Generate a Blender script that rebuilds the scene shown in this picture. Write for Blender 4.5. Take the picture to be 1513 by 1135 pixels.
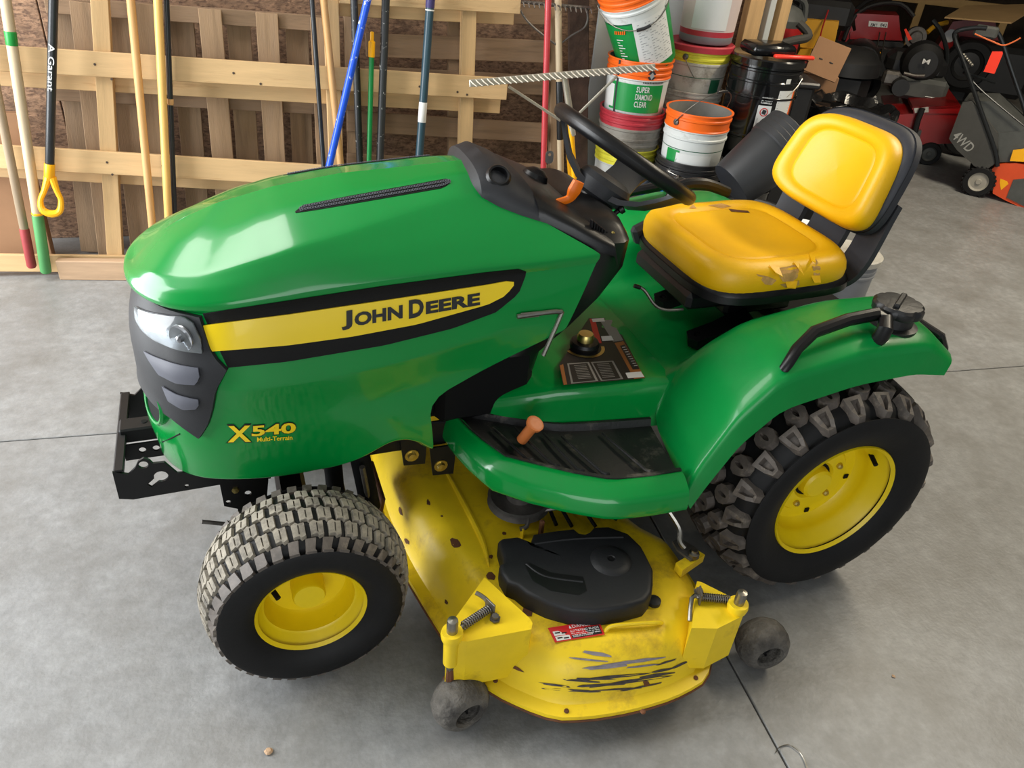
import bpy, bmesh, math, random
from mathutils import Vector, Matrix
from mathutils.bvhtree import BVHTree
random.seed(7)
for o in list(bpy.data.objects): bpy.data.objects.remove(o, do_unlink=True)
SC = bpy.context.scene
COL = SC.collection
# ------------------------------------------------------------------ camera
W, H = 1513.0, 1135.0
CAM = Vector((-1.3698, -1.6361, 1.59)); YAW, PITCH, ROLL, FPX = 0.3997, 0.5858, 0.0969, 1130.4
_f = Vector((math.sin(YAW)*math.cos(PITCH), math.cos(YAW)*math.cos(PITCH), -math.sin(PITCH)))
_r0 = Vector((math.cos(YAW), -math.sin(YAW), 0)); _u0 = _r0.cross(_f)
_r = _r0*math.cos(ROLL)+_u0*math.sin(ROLL); _u = _u0*math.cos(ROLL)-_r0*math.sin(ROLL)
cd = bpy.data.cameras.new('camera'); cam = bpy.data.objects.new('camera', cd); COL.objects.link(cam)
cd.sensor_width = 36; cd.sensor_fit = 'HORIZONTAL'; cd.lens = FPX/W*36; cd.clip_start = .02
cam.matrix_world = Matrix(((_r.x, _u.x, -_f.x, CAM.x), (_r.y, _u.y, -_f.y, CAM.y), (_r.z, _u.z, -_f.z, CAM.z), (0, 0, 0, 1)))
SC.camera = cam
# ------------------------------------------------------------------ light
SC.view_settings.view_transform = 'Standard'; SC.view_settings.look = 'None'
SC.view_settings.gamma = 1; SC.view_settings.use_curve_mapping = False
SC.view_settings.exposure = 0.22
wd = bpy.data.worlds.new('world'); SC.world = wd; wd.use_nodes = True
wd.node_tree.nodes['Background'].inputs[0].default_value = (.80, .90, 1, 1)
wd.node_tree.nodes['Background'].inputs[1].default_value = .22
def area(name, loc, target, sx, sy, power, col):
    l = bpy.data.lights.new(name, 'AREA'); l.shape = 'RECTANGLE'; l.size = sx; l.size_y = sy; l.energy = power; l.color = col
    o = bpy.data.objects.new(name, l); COL.objects.link(o); o.location = loc
    o.rotation_euler = (Vector(target)-Vector(loc)).to_track_quat('-Z', 'Z').to_euler()
    return o
area('door_daylight_side', (-4.4, .9, 1.45), (0, .2, .6), 3.2, 2.4, 265, (.95, .98, 1))
area('front_fill', (-2.4, -5.4, 1.7), (-1.0, 0, .9), 3.6, 2.6, 82, (.95, .98, 1))  # fill panel added on the camera side, not a real doorway
area('ceiling_fill', (-2.6, 1.0, 3.25), (-2.6, 1.0, 0), 1.8, 1.4, 55, (1, .98, .94))  # broad soft panel added overhead as general fill, not a strip fixture
area('ceiling_strip_warm', (2.6, .2, 3.25), (2.6, .2, 0), .35, 2.4, 125, (1, .88, .68))
# ------------------------------------------------------------------ pixel -> point on a plane
def ray(px): return _f+_r*((px[0]-W/2)/FPX)-_u*((px[1]-H/2)/FPX)
def at(px, x=None, y=None, z=None):
    d = ray(px)
    t = (x-CAM.x)/d.x if x is not None else (y-CAM.y)/d.y if y is not None else (z-CAM.z)/d.z
    return CAM+d*t
def atp(px, o, n):
    d = ray(px); return CAM+d*((Vector(o)-CAM).dot(n)/d.dot(n))
# ------------------------------------------------------------------ materials
def lin(c):
    return tuple(((v/255)/12.92 if v/255 <= .04045 else ((v/255+.055)/1.055)**2.4) for v in c)+(1,)
MATS = {}
def mat(name, rgb, rough=.5, metal=0, var=0, vscale=6, bump=0, bscale=60, dirt=None, dscale=5, dthr=(.5, .7), coat=0, stretch=None, emit=0, trans=0, alpha=1, spec=.5, rand=0):
    m = bpy.data.materials.new(name); m.use_nodes = True; nt = m.node_tree; N = nt.nodes; L = nt.links
    b = N['Principled BSDF']; b.inputs['Roughness'].default_value = rough; b.inputs['Metallic'].default_value = metal
    b.inputs['Coat Weight'].default_value = coat; b.inputs['Coat Roughness'].default_value = .06
    b.inputs['Specular IOR Level'].default_value = spec
    b.inputs['Transmission Weight'].default_value = trans; b.inputs['Alpha'].default_value = alpha
    base = lin(rgb); b.inputs['Base Color'].default_value = base
    if emit:
        b.inputs['Emission Color'].default_value = base; b.inputs['Emission Strength'].default_value = emit
    if var or bump or dirt:
        tc = N.new('ShaderNodeTexCoord'); mp = N.new('ShaderNodeMapping'); L.new(tc.outputs['Object'], mp.inputs[0])
        if stretch: mp.inputs['Scale'].default_value = stretch
        if rand:
            oi = N.new('ShaderNodeObjectInfo'); ml = N.new('ShaderNodeMath'); ml.operation = 'MULTIPLY'; ml.inputs[1].default_value = 37
            L.new(oi.outputs['Random'], ml.inputs[0]); cx = N.new('ShaderNodeCombineXYZ')
            for k in range(3): L.new(ml.outputs[0], cx.inputs[k])
            L.new(cx.outputs[0], mp.inputs['Location'])
    out = None
    if var:
        nz = N.new('ShaderNodeTexNoise'); nz.inputs['Scale'].default_value = vscale; nz.inputs['Detail'].default_value = 8; nz.inputs['Roughness'].default_value = .65
        L.new(mp.outputs[0], nz.inputs['Vector'])
        rp = N.new('ShaderNodeValToRGB'); rp.color_ramp.elements[0].position = .3; rp.color_ramp.elements[1].position = .7
        lo = tuple(max(0, v*(1-var)) for v in base[:3])+(1,); hi = tuple(min(1, v*(1+var)) for v in base[:3])+(1,)
        rp.color_ramp.elements[0].color = lo; rp.color_ramp.elements[1].color = hi
        L.new(nz.outputs['Fac'], rp.inputs[0]); out = rp.outputs[0]
    if dirt:
        nz = N.new('ShaderNodeTexNoise'); nz.inputs['Scale'].default_value = dscale; nz.inputs['Detail'].default_value = 10; nz.inputs['Roughness'].default_value = .7
        L.new(mp.outputs[0], nz.inputs['Vector'])
        rp = N.new('ShaderNodeValToRGB'); rp.color_ramp.elements[0].position = dthr[0]; rp.color_ramp.elements[1].position = dthr[1]
        L.new(nz.outputs['Fac'], rp.inputs[0])
        mx = N.new('ShaderNodeMix'); mx.data_type = 'RGBA'; L.new(rp.outputs[0], mx.inputs[0])
        if out: L.new(out, mx.inputs[6])
        else: mx.inputs[6].default_value = base
        mx.inputs[7].default_value = lin(dirt); out = mx.outputs[2]
    if rand and out:
        mr = N.new('ShaderNodeMapRange'); mr.inputs[3].default_value = 1-rand; mr.inputs[4].default_value = 1+rand*.4; L.new(oi.outputs['Random'], mr.inputs[0])
        hs = N.new('ShaderNodeHueSaturation'); L.new(mr.outputs[0], hs.inputs['Value']); L.new(out, hs.inputs['Color']); out = hs.outputs[0]
    if out: L.new(out, b.inputs['Base Color'])
    if bump:
        nz = N.new('ShaderNodeTexNoise'); nz.inputs['Scale'].default_value = bscale; nz.inputs['Detail'].default_value = 5
        L.new(mp.outputs[0], nz.inputs['Vector'])
        bp = N.new('ShaderNodeBump'); bp.inputs['Strength'].default_value = bump; bp.inputs['Distance'].default_value = .01
        L.new(nz.outputs['Fac'], bp.inputs['Height']); L.new(bp.outputs[0], b.inputs['Normal'])
    MATS[name] = m
    return m
M = MATS
mat('green', (0, 134, 55), .22, coat=.5, spec=.35, var=.05, vscale=3)
mat('fender_green', (0, 134, 58), .33, spec=.35, coat=.2, var=.10, vscale=5, bump=.03, bscale=90)
mat('yellow', (246, 212, 16), .33, coat=.3)
mat('rim_yellow', (236, 206, 12), .38, var=.05, vscale=8, dirt=(120, 90, 30), dscale=9, dthr=(.66, .8))
mat('deck_yellow', (236, 202, 28), .42, var=.09, vscale=6, dirt=(142, 102, 42), dscale=6, dthr=(.53, .76), bump=.03)
mat('rust', (96, 58, 32), .8, var=.4, vscale=30, bump=.2)
mat('seat_yellow', (240, 184, 6), .42, var=.05, vscale=5, bump=.05, bscale=220)
mat('foam', (196, 150, 84), .9, var=.2, vscale=40, bump=.3)
mat('black_plastic', (15, 15, 17), .36, spec=.4, var=.15, vscale=20, bump=.03, bscale=300)
mat('grey_plastic', (40, 41, 44), .5, spec=.35, var=.1, vscale=20, bump=.05, bscale=300)
mat('seat_grey', (54, 55, 60), .55, spec=.35, var=.1, vscale=20, bump=.06, bscale=300)
mat('slat_grey', (92, 94, 104), .5)
mat('matte_black', (8, 8, 9), .7, spec=.2)
mat('panel_black', (12, 12, 13), .35, bump=.03, bscale=300)
mat('band_black', (9, 9, 9), .6, spec=.25, bump=.15, bscale=500)
mat('black_gloss', (9, 9, 10), .12)
mat('black_steel', (13, 13, 14), .45, spec=.35, var=.3, vscale=25)
mat('steel', (150, 146, 138), .35, metal=1, var=.2, vscale=30)
mat('dull_steel', (112, 108, 104), .5, metal=.8, var=.3, vscale=30)
mat('zinc', (200, 180, 110), .35, metal=1)
mat('tyre', (17, 17, 18), .6, spec=.3, var=.25, vscale=14, bump=.05, bscale=150)
mat('tread_dusty', (140, 133, 120), .85, var=.25, vscale=40, dirt=(64, 61, 57), dscale=22, dthr=(.48, .72), bump=.15, bscale=120)
mat('lug_worn', (86, 79, 73), .6, var=.35, vscale=35, dirt=(128, 118, 106), dscale=30, dthr=(.55, .7), bump=.1)
mat('gauge_tyre', (96, 92, 86), .9, var=.35, vscale=35, dirt=(60, 57, 54), dscale=14, dthr=(.45, .65), bump=.8, bscale=70)
mat('orange_plastic', (246, 120, 12), .4)
mat('peg_orange', (196, 112, 56), .5, var=.1)
mat('lens', (200, 205, 208), .08, trans=.85, var=0)
mat('chrome', (150, 152, 156), .28, metal=1)
mat('cap_black', (30, 30, 31), .42, var=.2, vscale=30, bump=.1, bscale=80)
mat('cover_black', (30, 31, 33), .5, spec=.35, var=.15, vscale=9, bump=.06, bscale=200)
mat('mat_black', (28, 28, 29), .5, dirt=(122, 114, 104), dscale=9, dthr=(.55, .8), bump=.1, bscale=120)
mat('decal_black', (26, 25, 24), .45)
mat('decal_brown', (150, 92, 40), .5)
mat('decal_red', (200, 34, 34), .45)
mat('decal_white', (222, 222, 220), .5)
mat('decal_grey', (130, 128, 124), .5)
mat('letter_black', (14, 14, 14), .5)
# ------------------------------------------------------------------ mesh helpers
def O(name, vf, m, parent=None, smooth=35, kind=None):
    me = bpy.data.meshes.new(name); me.from_pydata([tuple(v) for v in vf[0]], [], vf[1])
    bm = bmesh.new(); bm.from_mesh(me); bmesh.ops.recalc_face_normals(bm, faces=bm.faces); bm.to_mesh(me); bm.free()
    ms = m if isinstance(m, (list, tuple)) else [m]
    for k in ms: me.materials.append(M[k])
    if len(vf) > 2:
        for p, i in zip(me.polygons, vf[2]): p.material_index = i
    if smooth:
        me.shade_smooth(); me.set_sharp_from_angle(angle=math.radians(smooth))
    o = bpy.data.objects.new(name, me); COL.objects.link(o); o.parent = parent
    if kind: o['kind'] = kind
    return o
def empty(name, loc, label=None, cat=None, group=None, rz=0):
    o = bpy.data.objects.new(name, None); COL.objects.link(o); o.location = loc; o.rotation_euler.z = rz; o.empty_display_size = .1
    return tag(o, label, cat, group) if label else o
def tag(o, label, cat, group=None):
    o['label'] = label; o['category'] = cat
    if group: o['group'] = group
    return o
def struct(o): o['kind'] = 'structure'; return o
def join(*a):
    V, F = [], []
    for v, f in a:
        k = len(V); V += list(v); F += [tuple(i+k for i in q) for q in f]
    return V, F
def joinm(*a):   # (vf, material index) pairs
    V, F, I = [], [], []
    for vf, mi in a:
        k = len(V); V += list(vf[0]); F += [tuple(i+k for i in q) for q in vf[1]]; I += [mi]*len(vf[1])
    return V, F, I
def xf(vf, mtx): return [mtx @ Vector(v) for v in vf[0]], vf[1]
def mir(vf): return ([Vector((v[0], -v[1], v[2])) for v in vf[0]],)+tuple(vf[1:])
def basis(o, z, x=(1, 0, 0)):
    z = Vector(z).normalized(); x = Vector(x)
    if abs(x.normalized().dot(z)) > .99: x = Vector((0, 1, 0))
    y = z.cross(x).normalized(); x = y.cross(z)
    return Matrix(((x.x, y.x, z.x, o[0]), (x.y, y.y, z.y, o[1]), (x.z, y.z, z.z, o[2]), (0, 0, 0, 1)))
def T(x, y, z): return Matrix.Translation((x, y, z))
def R(a, ax): return Matrix.Rotation(math.radians(a), 4, ax)
def box(c, s, b=.004):
    bm = bmesh.new(); bmesh.ops.create_cube(bm, size=1)
    for v in bm.verts: v.co = Vector((v.co.x*s[0], v.co.y*s[1], v.co.z*s[2]))
    if b: bmesh.ops.bevel(bm, geom=bm.edges[:], offset=min(b, min(s)*.3), segments=1, affect='EDGES')
    bm.verts.index_update()
    r = [v.co+Vector(c) for v in bm.verts], [tuple(v.index for v in f.verts) for f in bm.faces]
    bm.free(); return r
def smoothpath(p, k=6):
    p = [Vector(q) for q in p]; out = []
    for i in range(len(p)-1):
        a, b, c, d = p[max(i-1, 0)], p[i], p[i+1], p[min(i+2, len(p)-1)]
        for j in range(k):
            t = j/k; out.append(.5*((2*b)+(c-a)*t+(2*a-5*b+4*c-d)*t*t+(3*b-a-3*c+d)*t**3))
    return out+[p[-1]]
def tube(p, r, n=10, sm=0, cap=True, squash=None):
    p = smoothpath(p, sm) if sm else [Vector(q) for q in p]
    rs = r if isinstance(r, (list, tuple)) else [r]*len(p)
    if len(rs) != len(p): rs = [rs[min(len(rs)-1, int(i/(len(p)-1)*(len(rs)-1)))]*(1-((i/(len(p)-1)*(len(rs)-1)) % 1))+rs[min(len(rs)-1, int(i/(len(p)-1)*(len(rs)-1))+1)]*((i/(len(p)-1)*(len(rs)-1)) % 1) for i in range(len(p))]
    V, F = [], []; x = None
    for i, q in enumerate(p):
        t = (p[min(i+1, len(p)-1)]-p[max(i-1, 0)]).normalized()
        if x is None: x = t.orthogonal().normalized() if not squash else (Vector(squash)-t*t.dot(Vector(squash))).normalized()
        x = (x-t*t.dot(x)).normalized(); y = t.cross(x)
        for j in range(n):
            a = 2*math.pi*j/n; V.append(q+(x*math.cos(a)+y*math.sin(a)*(1 if not squash else .6))*rs[i])
    for i in range(len(p)-1):
        for j in range(n): F.append((i*n+j, i*n+(j+1) % n, (i+1)*n+(j+1) % n, (i+1)*n+j))
    if cap: F += [tuple(range(n))[::-1], tuple((len(p)-1)*n+j for j in range(n))]
    return V, F
def rod(a, b, r, r2=None, n=12): return tube([a, b], [r, r if r2 is None else r2], n)
def lathe(prof, n=32, a0=0, a1=360):
    V, F = [], []; full = a1-a0 >= 359.9; m = n if full else n+1
    for r, z in prof:
        for j in range(m):
            a = math.radians(a0+(a1-a0)*j/n); V.append(Vector((max(r, 1e-5)*math.cos(a), max(r, 1e-5)*math.sin(a), z)))
    for i in range(len(prof)-1):
        for j in range(n): F.append((i*m+j, i*m+(j+1) % m, (i+1)*m+(j+1) % m, (i+1)*m+j))
    return V, F
def grid(rows, closed=False):
    n = len(rows[0]); V = [v for r in rows for v in r]; F = []
    for i in range(len(rows)-1):
        for j in range(n if closed else n-1): F.append((i*n+j, i*n+(j+1) % n, (i+1)*n+(j+1) % n, (i+1)*n+j))
    return V, F
def sheet(top, bot):   # thick sheet from two equal grids of rows: top[], bot[]
    n = len(top[0]); m = len(top); V = [v for r in top for v in r]+[v for r in bot for v in r]; F = []; K = n*m
    for i in range(m-1):
        for j in range(n-1):
            q = (i*n+j, i*n+j+1, (i+1)*n+j+1, (i+1)*n+j); F += [q, tuple(k+K for k in q[::-1])]
    ring = [j for j in range(n)]+[i*n+n-1 for i in range(1, m)]+[(m-1)*n+j for j in range(n-2, -1, -1)]+[i*n for i in range(m-2, 0, -1)]
    for a, b in zip(ring, ring[1:]+ring[:1]): F.append((a, b, b+K, a+K))
    return V, F
def plate(outer, holes, th, bev=0):    # polygon with holes in XY, thickness along z
    bm = bmesh.new(); es = []
    for loop in [outer]+list(holes):
        vs = [bm.verts.new((p[0], p[1], 0)) for p in loop]
        es += [bm.edges.new((a, b)) for a, b in zip(vs, vs[1:]+vs[:1])]
    if holes: bmesh.ops.triangle_fill(bm, edges=es, use_beauty=True)
    else: bm.faces.new(vs)
    r = bmesh.ops.extrude_face_region(bm, geom=bm.faces[:]); bmesh.ops.translate(bm, vec=(0, 0, th), verts=[v for v in r['geom'] if isinstance(v, bmesh.types.BMVert)])
    bm.verts.index_update()
    o = [v.co.copy() for v in bm.verts], [tuple(v.index for v in f.verts) for f in bm.faces]
    bm.free(); return o
def circ(x, y, r, n=14): return [(x+r*math.cos(2*math.pi*i/n), y+r*math.sin(2*math.pi*i/n)) for i in range(n)]
def rrect(w, h, r, n=5):
    out = []
    for cx, cy, a0 in((w/2-r, h/2-r, 0), (-w/2+r, h/2-r, 90), (-w/2+r, -h/2+r, 180), (w/2-r, -h/2+r, 270)):
        for i in range(n+1):
            a = math.radians(a0+90*i/n); out.append((cx+r*math.cos(a), cy+r*math.sin(a)))
    return out
def text(s, size=1, extrude=0, bold=0, align='LEFT', res=3):
    c = bpy.data.curves.new('t', 'FONT'); c.body = s; c.size = size; c.extrude = extrude; c.offset = bold; c.align_x = align; c.resolution_u = res
    o = bpy.data.objects.new('t', c); COL.objects.link(o); bpy.context.view_layer.update()
    me = o.to_mesh(); vf = [v.co.copy() for v in me.vertices], [tuple(p.vertices) for p in me.polygons]
    o.to_mesh_clear(); bpy.data.objects.remove(o); bpy.data.curves.remove(c)
    return vf
def textfit(s, w, h, bold=0, extrude=0):   # text scaled into the box 0..w, 0..h
    V, F = text(s, 1, extrude, bold)
    x0, x1 = min(v.x for v in V), max(v.x for v in V); y0, y1 = min(v.y for v in V), max(v.y for v in V)
    return [Vector(((v.x-x0)/(x1-x0)*w, (v.y-y0)/(y1-y0)*h, v.z)) for v in V], F
def lerp(a, b, t): return a+(b-a)*t
def poly_at(pl, t):     # point at 0..1 along a polyline by length
    d = [0]
    for a, b in zip(pl, pl[1:]): d.append(d[-1]+math.dist(a, b))
    s = t*d[-1]
    for i in range(len(pl)-1):
        if s <= d[i+1] or i == len(pl)-2:
            k = (s-d[i])/max(1e-9, d[i+1]-d[i]); return tuple(lerp(a, b, k) for a, b in zip(pl[i], pl[i+1]))
def interp(xs, ys, x):
    if x <= xs[0]: return ys[0]
    for i in range(len(xs)-1):
        if x <= xs[i+1]: return lerp(ys[i], ys[i+1], (x-xs[i])/max(1e-9, xs[i+1]-xs[i]))
    return ys[-1]
def chaikin(p, k=1, q=.25):
    for _ in range(k):
        o = [p[0]]
        for a, b in zip(p, p[1:]): o += [a.lerp(b, q), a.lerp(b, 1-q)]
        p = o+[p[-1]]
    return p
# ================================================================== SETTING
mat('concrete', (136, 137, 137), .46, var=.2, vscale=26, dirt=(112, 111, 108), dscale=4.0, dthr=(.40, .72), bump=.10, bscale=90)
mat('joint_dark', (92, 86, 78), .9)
mat('osb', (140, 110, 86), .8, var=.5, vscale=22, dirt=(96, 72, 56), dscale=45, dthr=(.48, .6), bump=.25, bscale=50, stretch=(1, 1, 2.2))
mat('white_wall', (196, 198, 196), .6, var=.04)
mat('ceiling_metal', (190, 190, 186), .5, var=.04)
mat('dark_wall', (70, 60, 50), .8, var=.3)
mat('stud', (196, 160, 112), .7, var=.15, vscale=4, stretch=(6, 6, .6), bump=.1, bscale=30)
FA = math.radians(-6.2); FX = Vector((math.cos(FA), math.sin(FA), 0)); FY = Vector((-math.sin(FA), math.cos(FA), 0))
JO = Vector((-.20, .42, 0))          # crossing of the two floor joints
fl = struct(O('floor', ([(-7, -7, -.02), (10, -7, -.02), (10, 12, -.02), (-7, 12, -.02), (-7, -7, -.12), (10, -7, -.12), (10, 12, -.12), (-7, 12, -.12)], [(0, 1, 2, 3), (4, 5, 6, 7), (0, 1, 5, 4), (1, 2, 6, 5), (2, 3, 7, 6), (3, 0, 4, 7)]), 'joint_dark', None, 0))
for i in range(-1, 2):
    for j in range(-2, 2):
        a0, a1 = (i*4.2+.0025, (i+1)*4.2-.0025); b0, b1 = (j*4.2+.0025, (j+1)*4.2-.0025)
        c = JO+FX*(a0+a1)/2+FY*(b0+b1)/2+Vector((0, 0, -.01))
        vf = xf(box((0, 0, 0), (a1-a0, b1-b0, .02), .002), Matrix.Translation(c)@Matrix.Rotation(FA, 4, 'Z'))
        O('slab', vf, 'concrete', fl, 0)
WA = math.radians(-5); EX = Vector((math.cos(WA), math.sin(WA), 0)); EN = Vector((math.sin(WA), -math.cos(WA), 0))   # along the wall, out of the wall
WO = Vector((0, 2.03, 0))
def wp(s, d, z): return WO+EX*s+EN*d+Vector((0, 0, z))     # s along wall, d out of it
def wbox(s0, s1, d0, d1, z0, z1, b=.003):
    return xf(box(((s0+s1)/2, -(d0+d1)/2, (z0+z1)/2), (s1-s0, abs(d1-d0), z1-z0), b), Matrix.Translation(WO)@Matrix.Rotation(WA, 4, 'Z'))
wb = struct(O('wall_back', wbox(-5, 1.35, -.14, -.012, 0, 3.3), 'dark_wall', None, 0))
for k, (s0, s1) in enumerate(((-5, -3.2), (-3.196, -1.98), (-1.976, -.756), (-.752, .464), (.468, 1.35))):
    O('osb_panel', wbox(s0, s1, -.012, 0, 0, 2.44), 'osb', wb, 0)
    O('osb_panel', wbox(s0, s1, -.012, 0, 2.444, 3.3), 'osb', wb, 0)
struct(O('wall_left', xf(box((-6.5, 1, 1.65), (.1, 12, 3.3), 0), Matrix()), 'white_wall', None, 0))
struct(O('wall_far', box((5, 8.0, 1.65), (12, .1, 3.3), 0), 'dark_wall', None, 0))
struct(O('wall_right', box((8.2, 1.5, 1.65), (.1, 13, 3.3), 0), 'dark_wall', None, 0))
struct(O('wall_partition', xf(box((1.38, 5.2, 1.65), (.06, 5.6, 3.3), 0), Matrix()), 'dark_wall', None, 0))
struct(O('ceiling', box((1, 1, 3.35), (15.5, 14.5, .08), 0), 'ceiling_metal', None, 0))
# ================================================================== TRACTOR
TR = empty('lawn_tractor', (0, 0, 0), 'green garden tractor with torn yellow seat, yellow wheels and a mower deck', 'lawn tractor')
class Plan:
    def __init__(s, xr, w0, w1, xc, xn, n=2.3): s.xr, s.w0, s.w1, s.xc, s.xn, s.n = xr, w0, w1, xc, xn, n
    def pt(s, u):
        if u <= .6:
            k = u/.6; return Vector((lerp(s.xr, s.xc, k), -lerp(s.w0, s.w1, k*k*(3-2*k)), 0))
        a = (u-.6)/.4*math.pi/2; e = 2/s.n
        return Vector((s.xc-(s.xc-s.xn)*math.sin(a)**e if a > 0 else s.xc, -s.w1*max(0, math.cos(a))**e, 0))
    def hit(s, px):
        d = ray(px); best = None; prev = None
        for i in range(401):
            u = i/400; q = s.pt(u)-CAM; g = q.x*d.y-q.y*d.x
            if prev is not None and prev[1]*g <= 0 and prev[1] != g:
                uu = lerp(prev[0], u, prev[1]/(prev[1]-g)); p = s.pt(uu)-CAM
                t = p.y/d.y
                if best is None or t < best[0]: best = (t, uu, CAM.z+t*d.z)
            prev = (u, g)
        return best
class Row:
    def __init__(s, pxs, w0, w1, xc, xn, n=2.3, z=None, front=None):
        s.p = Plan(at(pxs[0], y=-w0).x, w0, w1, xc, xn, n)
        sm = sorted((h[1], h[2]) for h in (s.p.hit(q) for q in pxs) if h)
        sm.insert(0, (0, at(pxs[0], y=-w0).z))
        if front is not None: sm = [q for q in sm if q[0] < .93]+[(1, front)]
        s.u = [a for a, b in sm]; s.z = [b for a, b in sm]
    def pt(s, u):
        v = s.p.pt(u); zs = [interp(s.u, s.z, min(1, max(0, u+k))) for k in (-.05, -.025, 0, .025, .05)]
        v.z = sum(zs)/5 if .06 < u < .94 else interp(s.u, s.z, u); return v
rA = Row([(735, 288), (682, 286), (600, 311), (500, 345), (420, 368), (360, 387), (330, 397), (297, 406), (262, 409), (232, 402)], .125, .208, -1.30, -1.560, 2.2, front=.862)
rC = Row([(886, 382), (776, 397), (720, 402), (568, 421), (425, 443), (299, 461), (249, 456), (216, 445), (198, 430)], .262, .255, -1.28, -1.580, 2.3)
rE = Row([(836, 487), (785, 476), (720, 495), (616, 528), (520, 552), (425, 569), (323, 578)], .284, .277, -1.27, -1.585, 2.3)
rE2 = Row([(720, 543), (616, 570), (520, 592), (425, 606), (320, 612)], .266, .262, -1.27, -1.590, 2.3)
rE3 = Row([(634, 592), (568, 612), (520, 626), (425, 645), (330, 655), (300, 655), (240, 640)], .27, .262, -1.27, -1.598, 2.3)
rF = Row([(640, 664), (616, 651), (590, 650), (566, 660), (540, 677), (500, 691), (425, 704), (330, 709), (283, 705), (250, 684)], .275, .250, -1.27, -1.585, 2.3)
NU = 72
us = [.6*(i/32) for i in range(32)]+[.6+.4*i/(NU-32) for i in range(NU-32+1)]
ZCX = [-1.571, -1.562, -1.545, -1.517, -1.467, -1.382, -1.27, -1.125, -.975, -.84, -.75]; ZCZ = [.80, .84, .872, .901, .938, .973, 1.003, 1.027, 1.037, 1.048, 1.05]
def hood_col(u):
    A, C, E, E2, E3, Fq = (r.pt(u) for r in (rA, rC, rE, rE2, rE3, rF))
    kk = max(0, (u-.6)/.4); tx = A.x if u <= .6 else lerp(-1.30, -1.46, kk); t = Vector((tx, 0, interp(ZCX, ZCZ, tx)))
    k = max(0, min(1, (u-.70)/.12)); ins = .020*k
    def inset(v, d):
        c = Vector((-1.27, 0, v.z)); w = (v-c); w.z = 0
        return v-w.normalized()*d if w.length > 1e-6 else v
    m = A.lerp(C, .5)+Vector((0, -.005 if u < .6 else -.005*math.cos((u-.6)/.4*1.57), .006))-Vector((.005*math.sin(max(0, (u-.6)/.4)*1.57), 0, 0))
    C2 = inset(C-Vector((0, 0, .012)), .006+ins); D = inset(C.lerp(E, .5), ins); Em = inset(E, ins*.6)
    Fi = inset(Fq, .025)
    return A, m, C, C2, D, Em, E2, E3, Fq, Fi, t
upper, lower = [], []
for u in us:
    A, m, C, C2, D, Em, E2, E3, Fq, Fi, t = hood_col(u)
    tl = [t, t.lerp(A, .5)+Vector((0, 0, .008)), A.lerp(t, .05), A.lerp(m, .10), m, C+Vector((0, 0, .012)), C, C2]
    upper.append(chaikin(tl, 2, .16))
    lower.append(chaikin([C2, D, Em.lerp(D, .05), Em.lerp(E2, .05), E2, E3, Fq+Vector((0, 0, .02)), Fq, Fi], 2, .2))
def both(cols):    # near half + mirrored far half as one grid
    far = [[Vector((v.x, -v.y, v.z)) for v in c] for c in cols[::-1]]
    return grid(cols+far[1:] if (cols[-1][0]-far[0][0]).length < 1e-4 else cols+far)
HU = both(upper); HL = both(lower)
hood = O('hood', HU, 'green', TR, 50)
side_panel = O('side_panel', HL, 'green', TR, 50)
BV = BVHTree.FromPolygons([v for v in HU[0]]+[v for v in HL[0]], HU[1]+[tuple(i+len(HU[0]) for i in f) for f in HL[1]])
def cast(px, off=.002):
    d = ray(px).normalized(); h = BV.ray_cast(CAM, d)
    if h[0] is None: return None
    n = h[1]
    if n.dot(d) > 0: n = -n
    return h[0]+n*off
def overlay(top, bot, nu, nv, off, depth=.004):
    g1, g2 = [], []
    for j in range(nv+1):
        r1, r2 = [], []
        for i in range(nu+1):
            a, b = poly_at(top, i/nu), poly_at(bot, i/nu); px = (lerp(a[0], b[0], j/nv), lerp(a[1], b[1], j/nv))
            p = cast(px, off); q = cast(px, off-depth)
            if p is None: p = r1[-1]; q = r2[-1]
            r1.append(p); r2.append(q)
        g1.append(r1); g2.append(r2)
    return sheet(g1, g2)
def twice(name, vf, m, parent, smooth=35):
    a = O(name, vf, m, parent, smooth); b = O(name, mir(vf), m, parent, smooth); return a, b
# side band and stripe
bt = [(300, 463), (425, 444), (568, 422), (719, 402), (768, 397), (777, 401)]
bb = [(337, 543), (425, 534), (568, 510), (669, 485), (733, 461), (766, 434), (776, 408)]
band, band2 = twice('side_band', overlay(bt, bb, 40, 8, .002), 'band_black', hood)
st = [(302, 480), (425, 464), (568, 443), (720, 420), (752, 414), (758, 416)]
sb = [(314, 518), (425, 509), (520, 496), (616, 478), (720, 449), (746, 436), (758, 421)]
s1, s2 = twice('side_stripe', overlay(st, sb, 40, 5, .006, .006), 'yellow', hood)
def pxtext(s, quad, off, bold=0, m='letter_black', parent=hood, name='lettering'):
    V, F = textfit(s, 1, 1, bold); out = []
    for v in V:
        a = (lerp(quad[0][0], quad[1][0], v.x), lerp(quad[0][1], quad[1][1], v.x)); b = (lerp(quad[3][0], quad[2][0], v.x), lerp(quad[3][1], quad[2][1], v.x))
        out.append(cast((lerp(a[0], b[0], v.y), lerp(a[1], b[1], v.y)), off))
    return O(name, (out, F), m, parent, 0)
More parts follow.
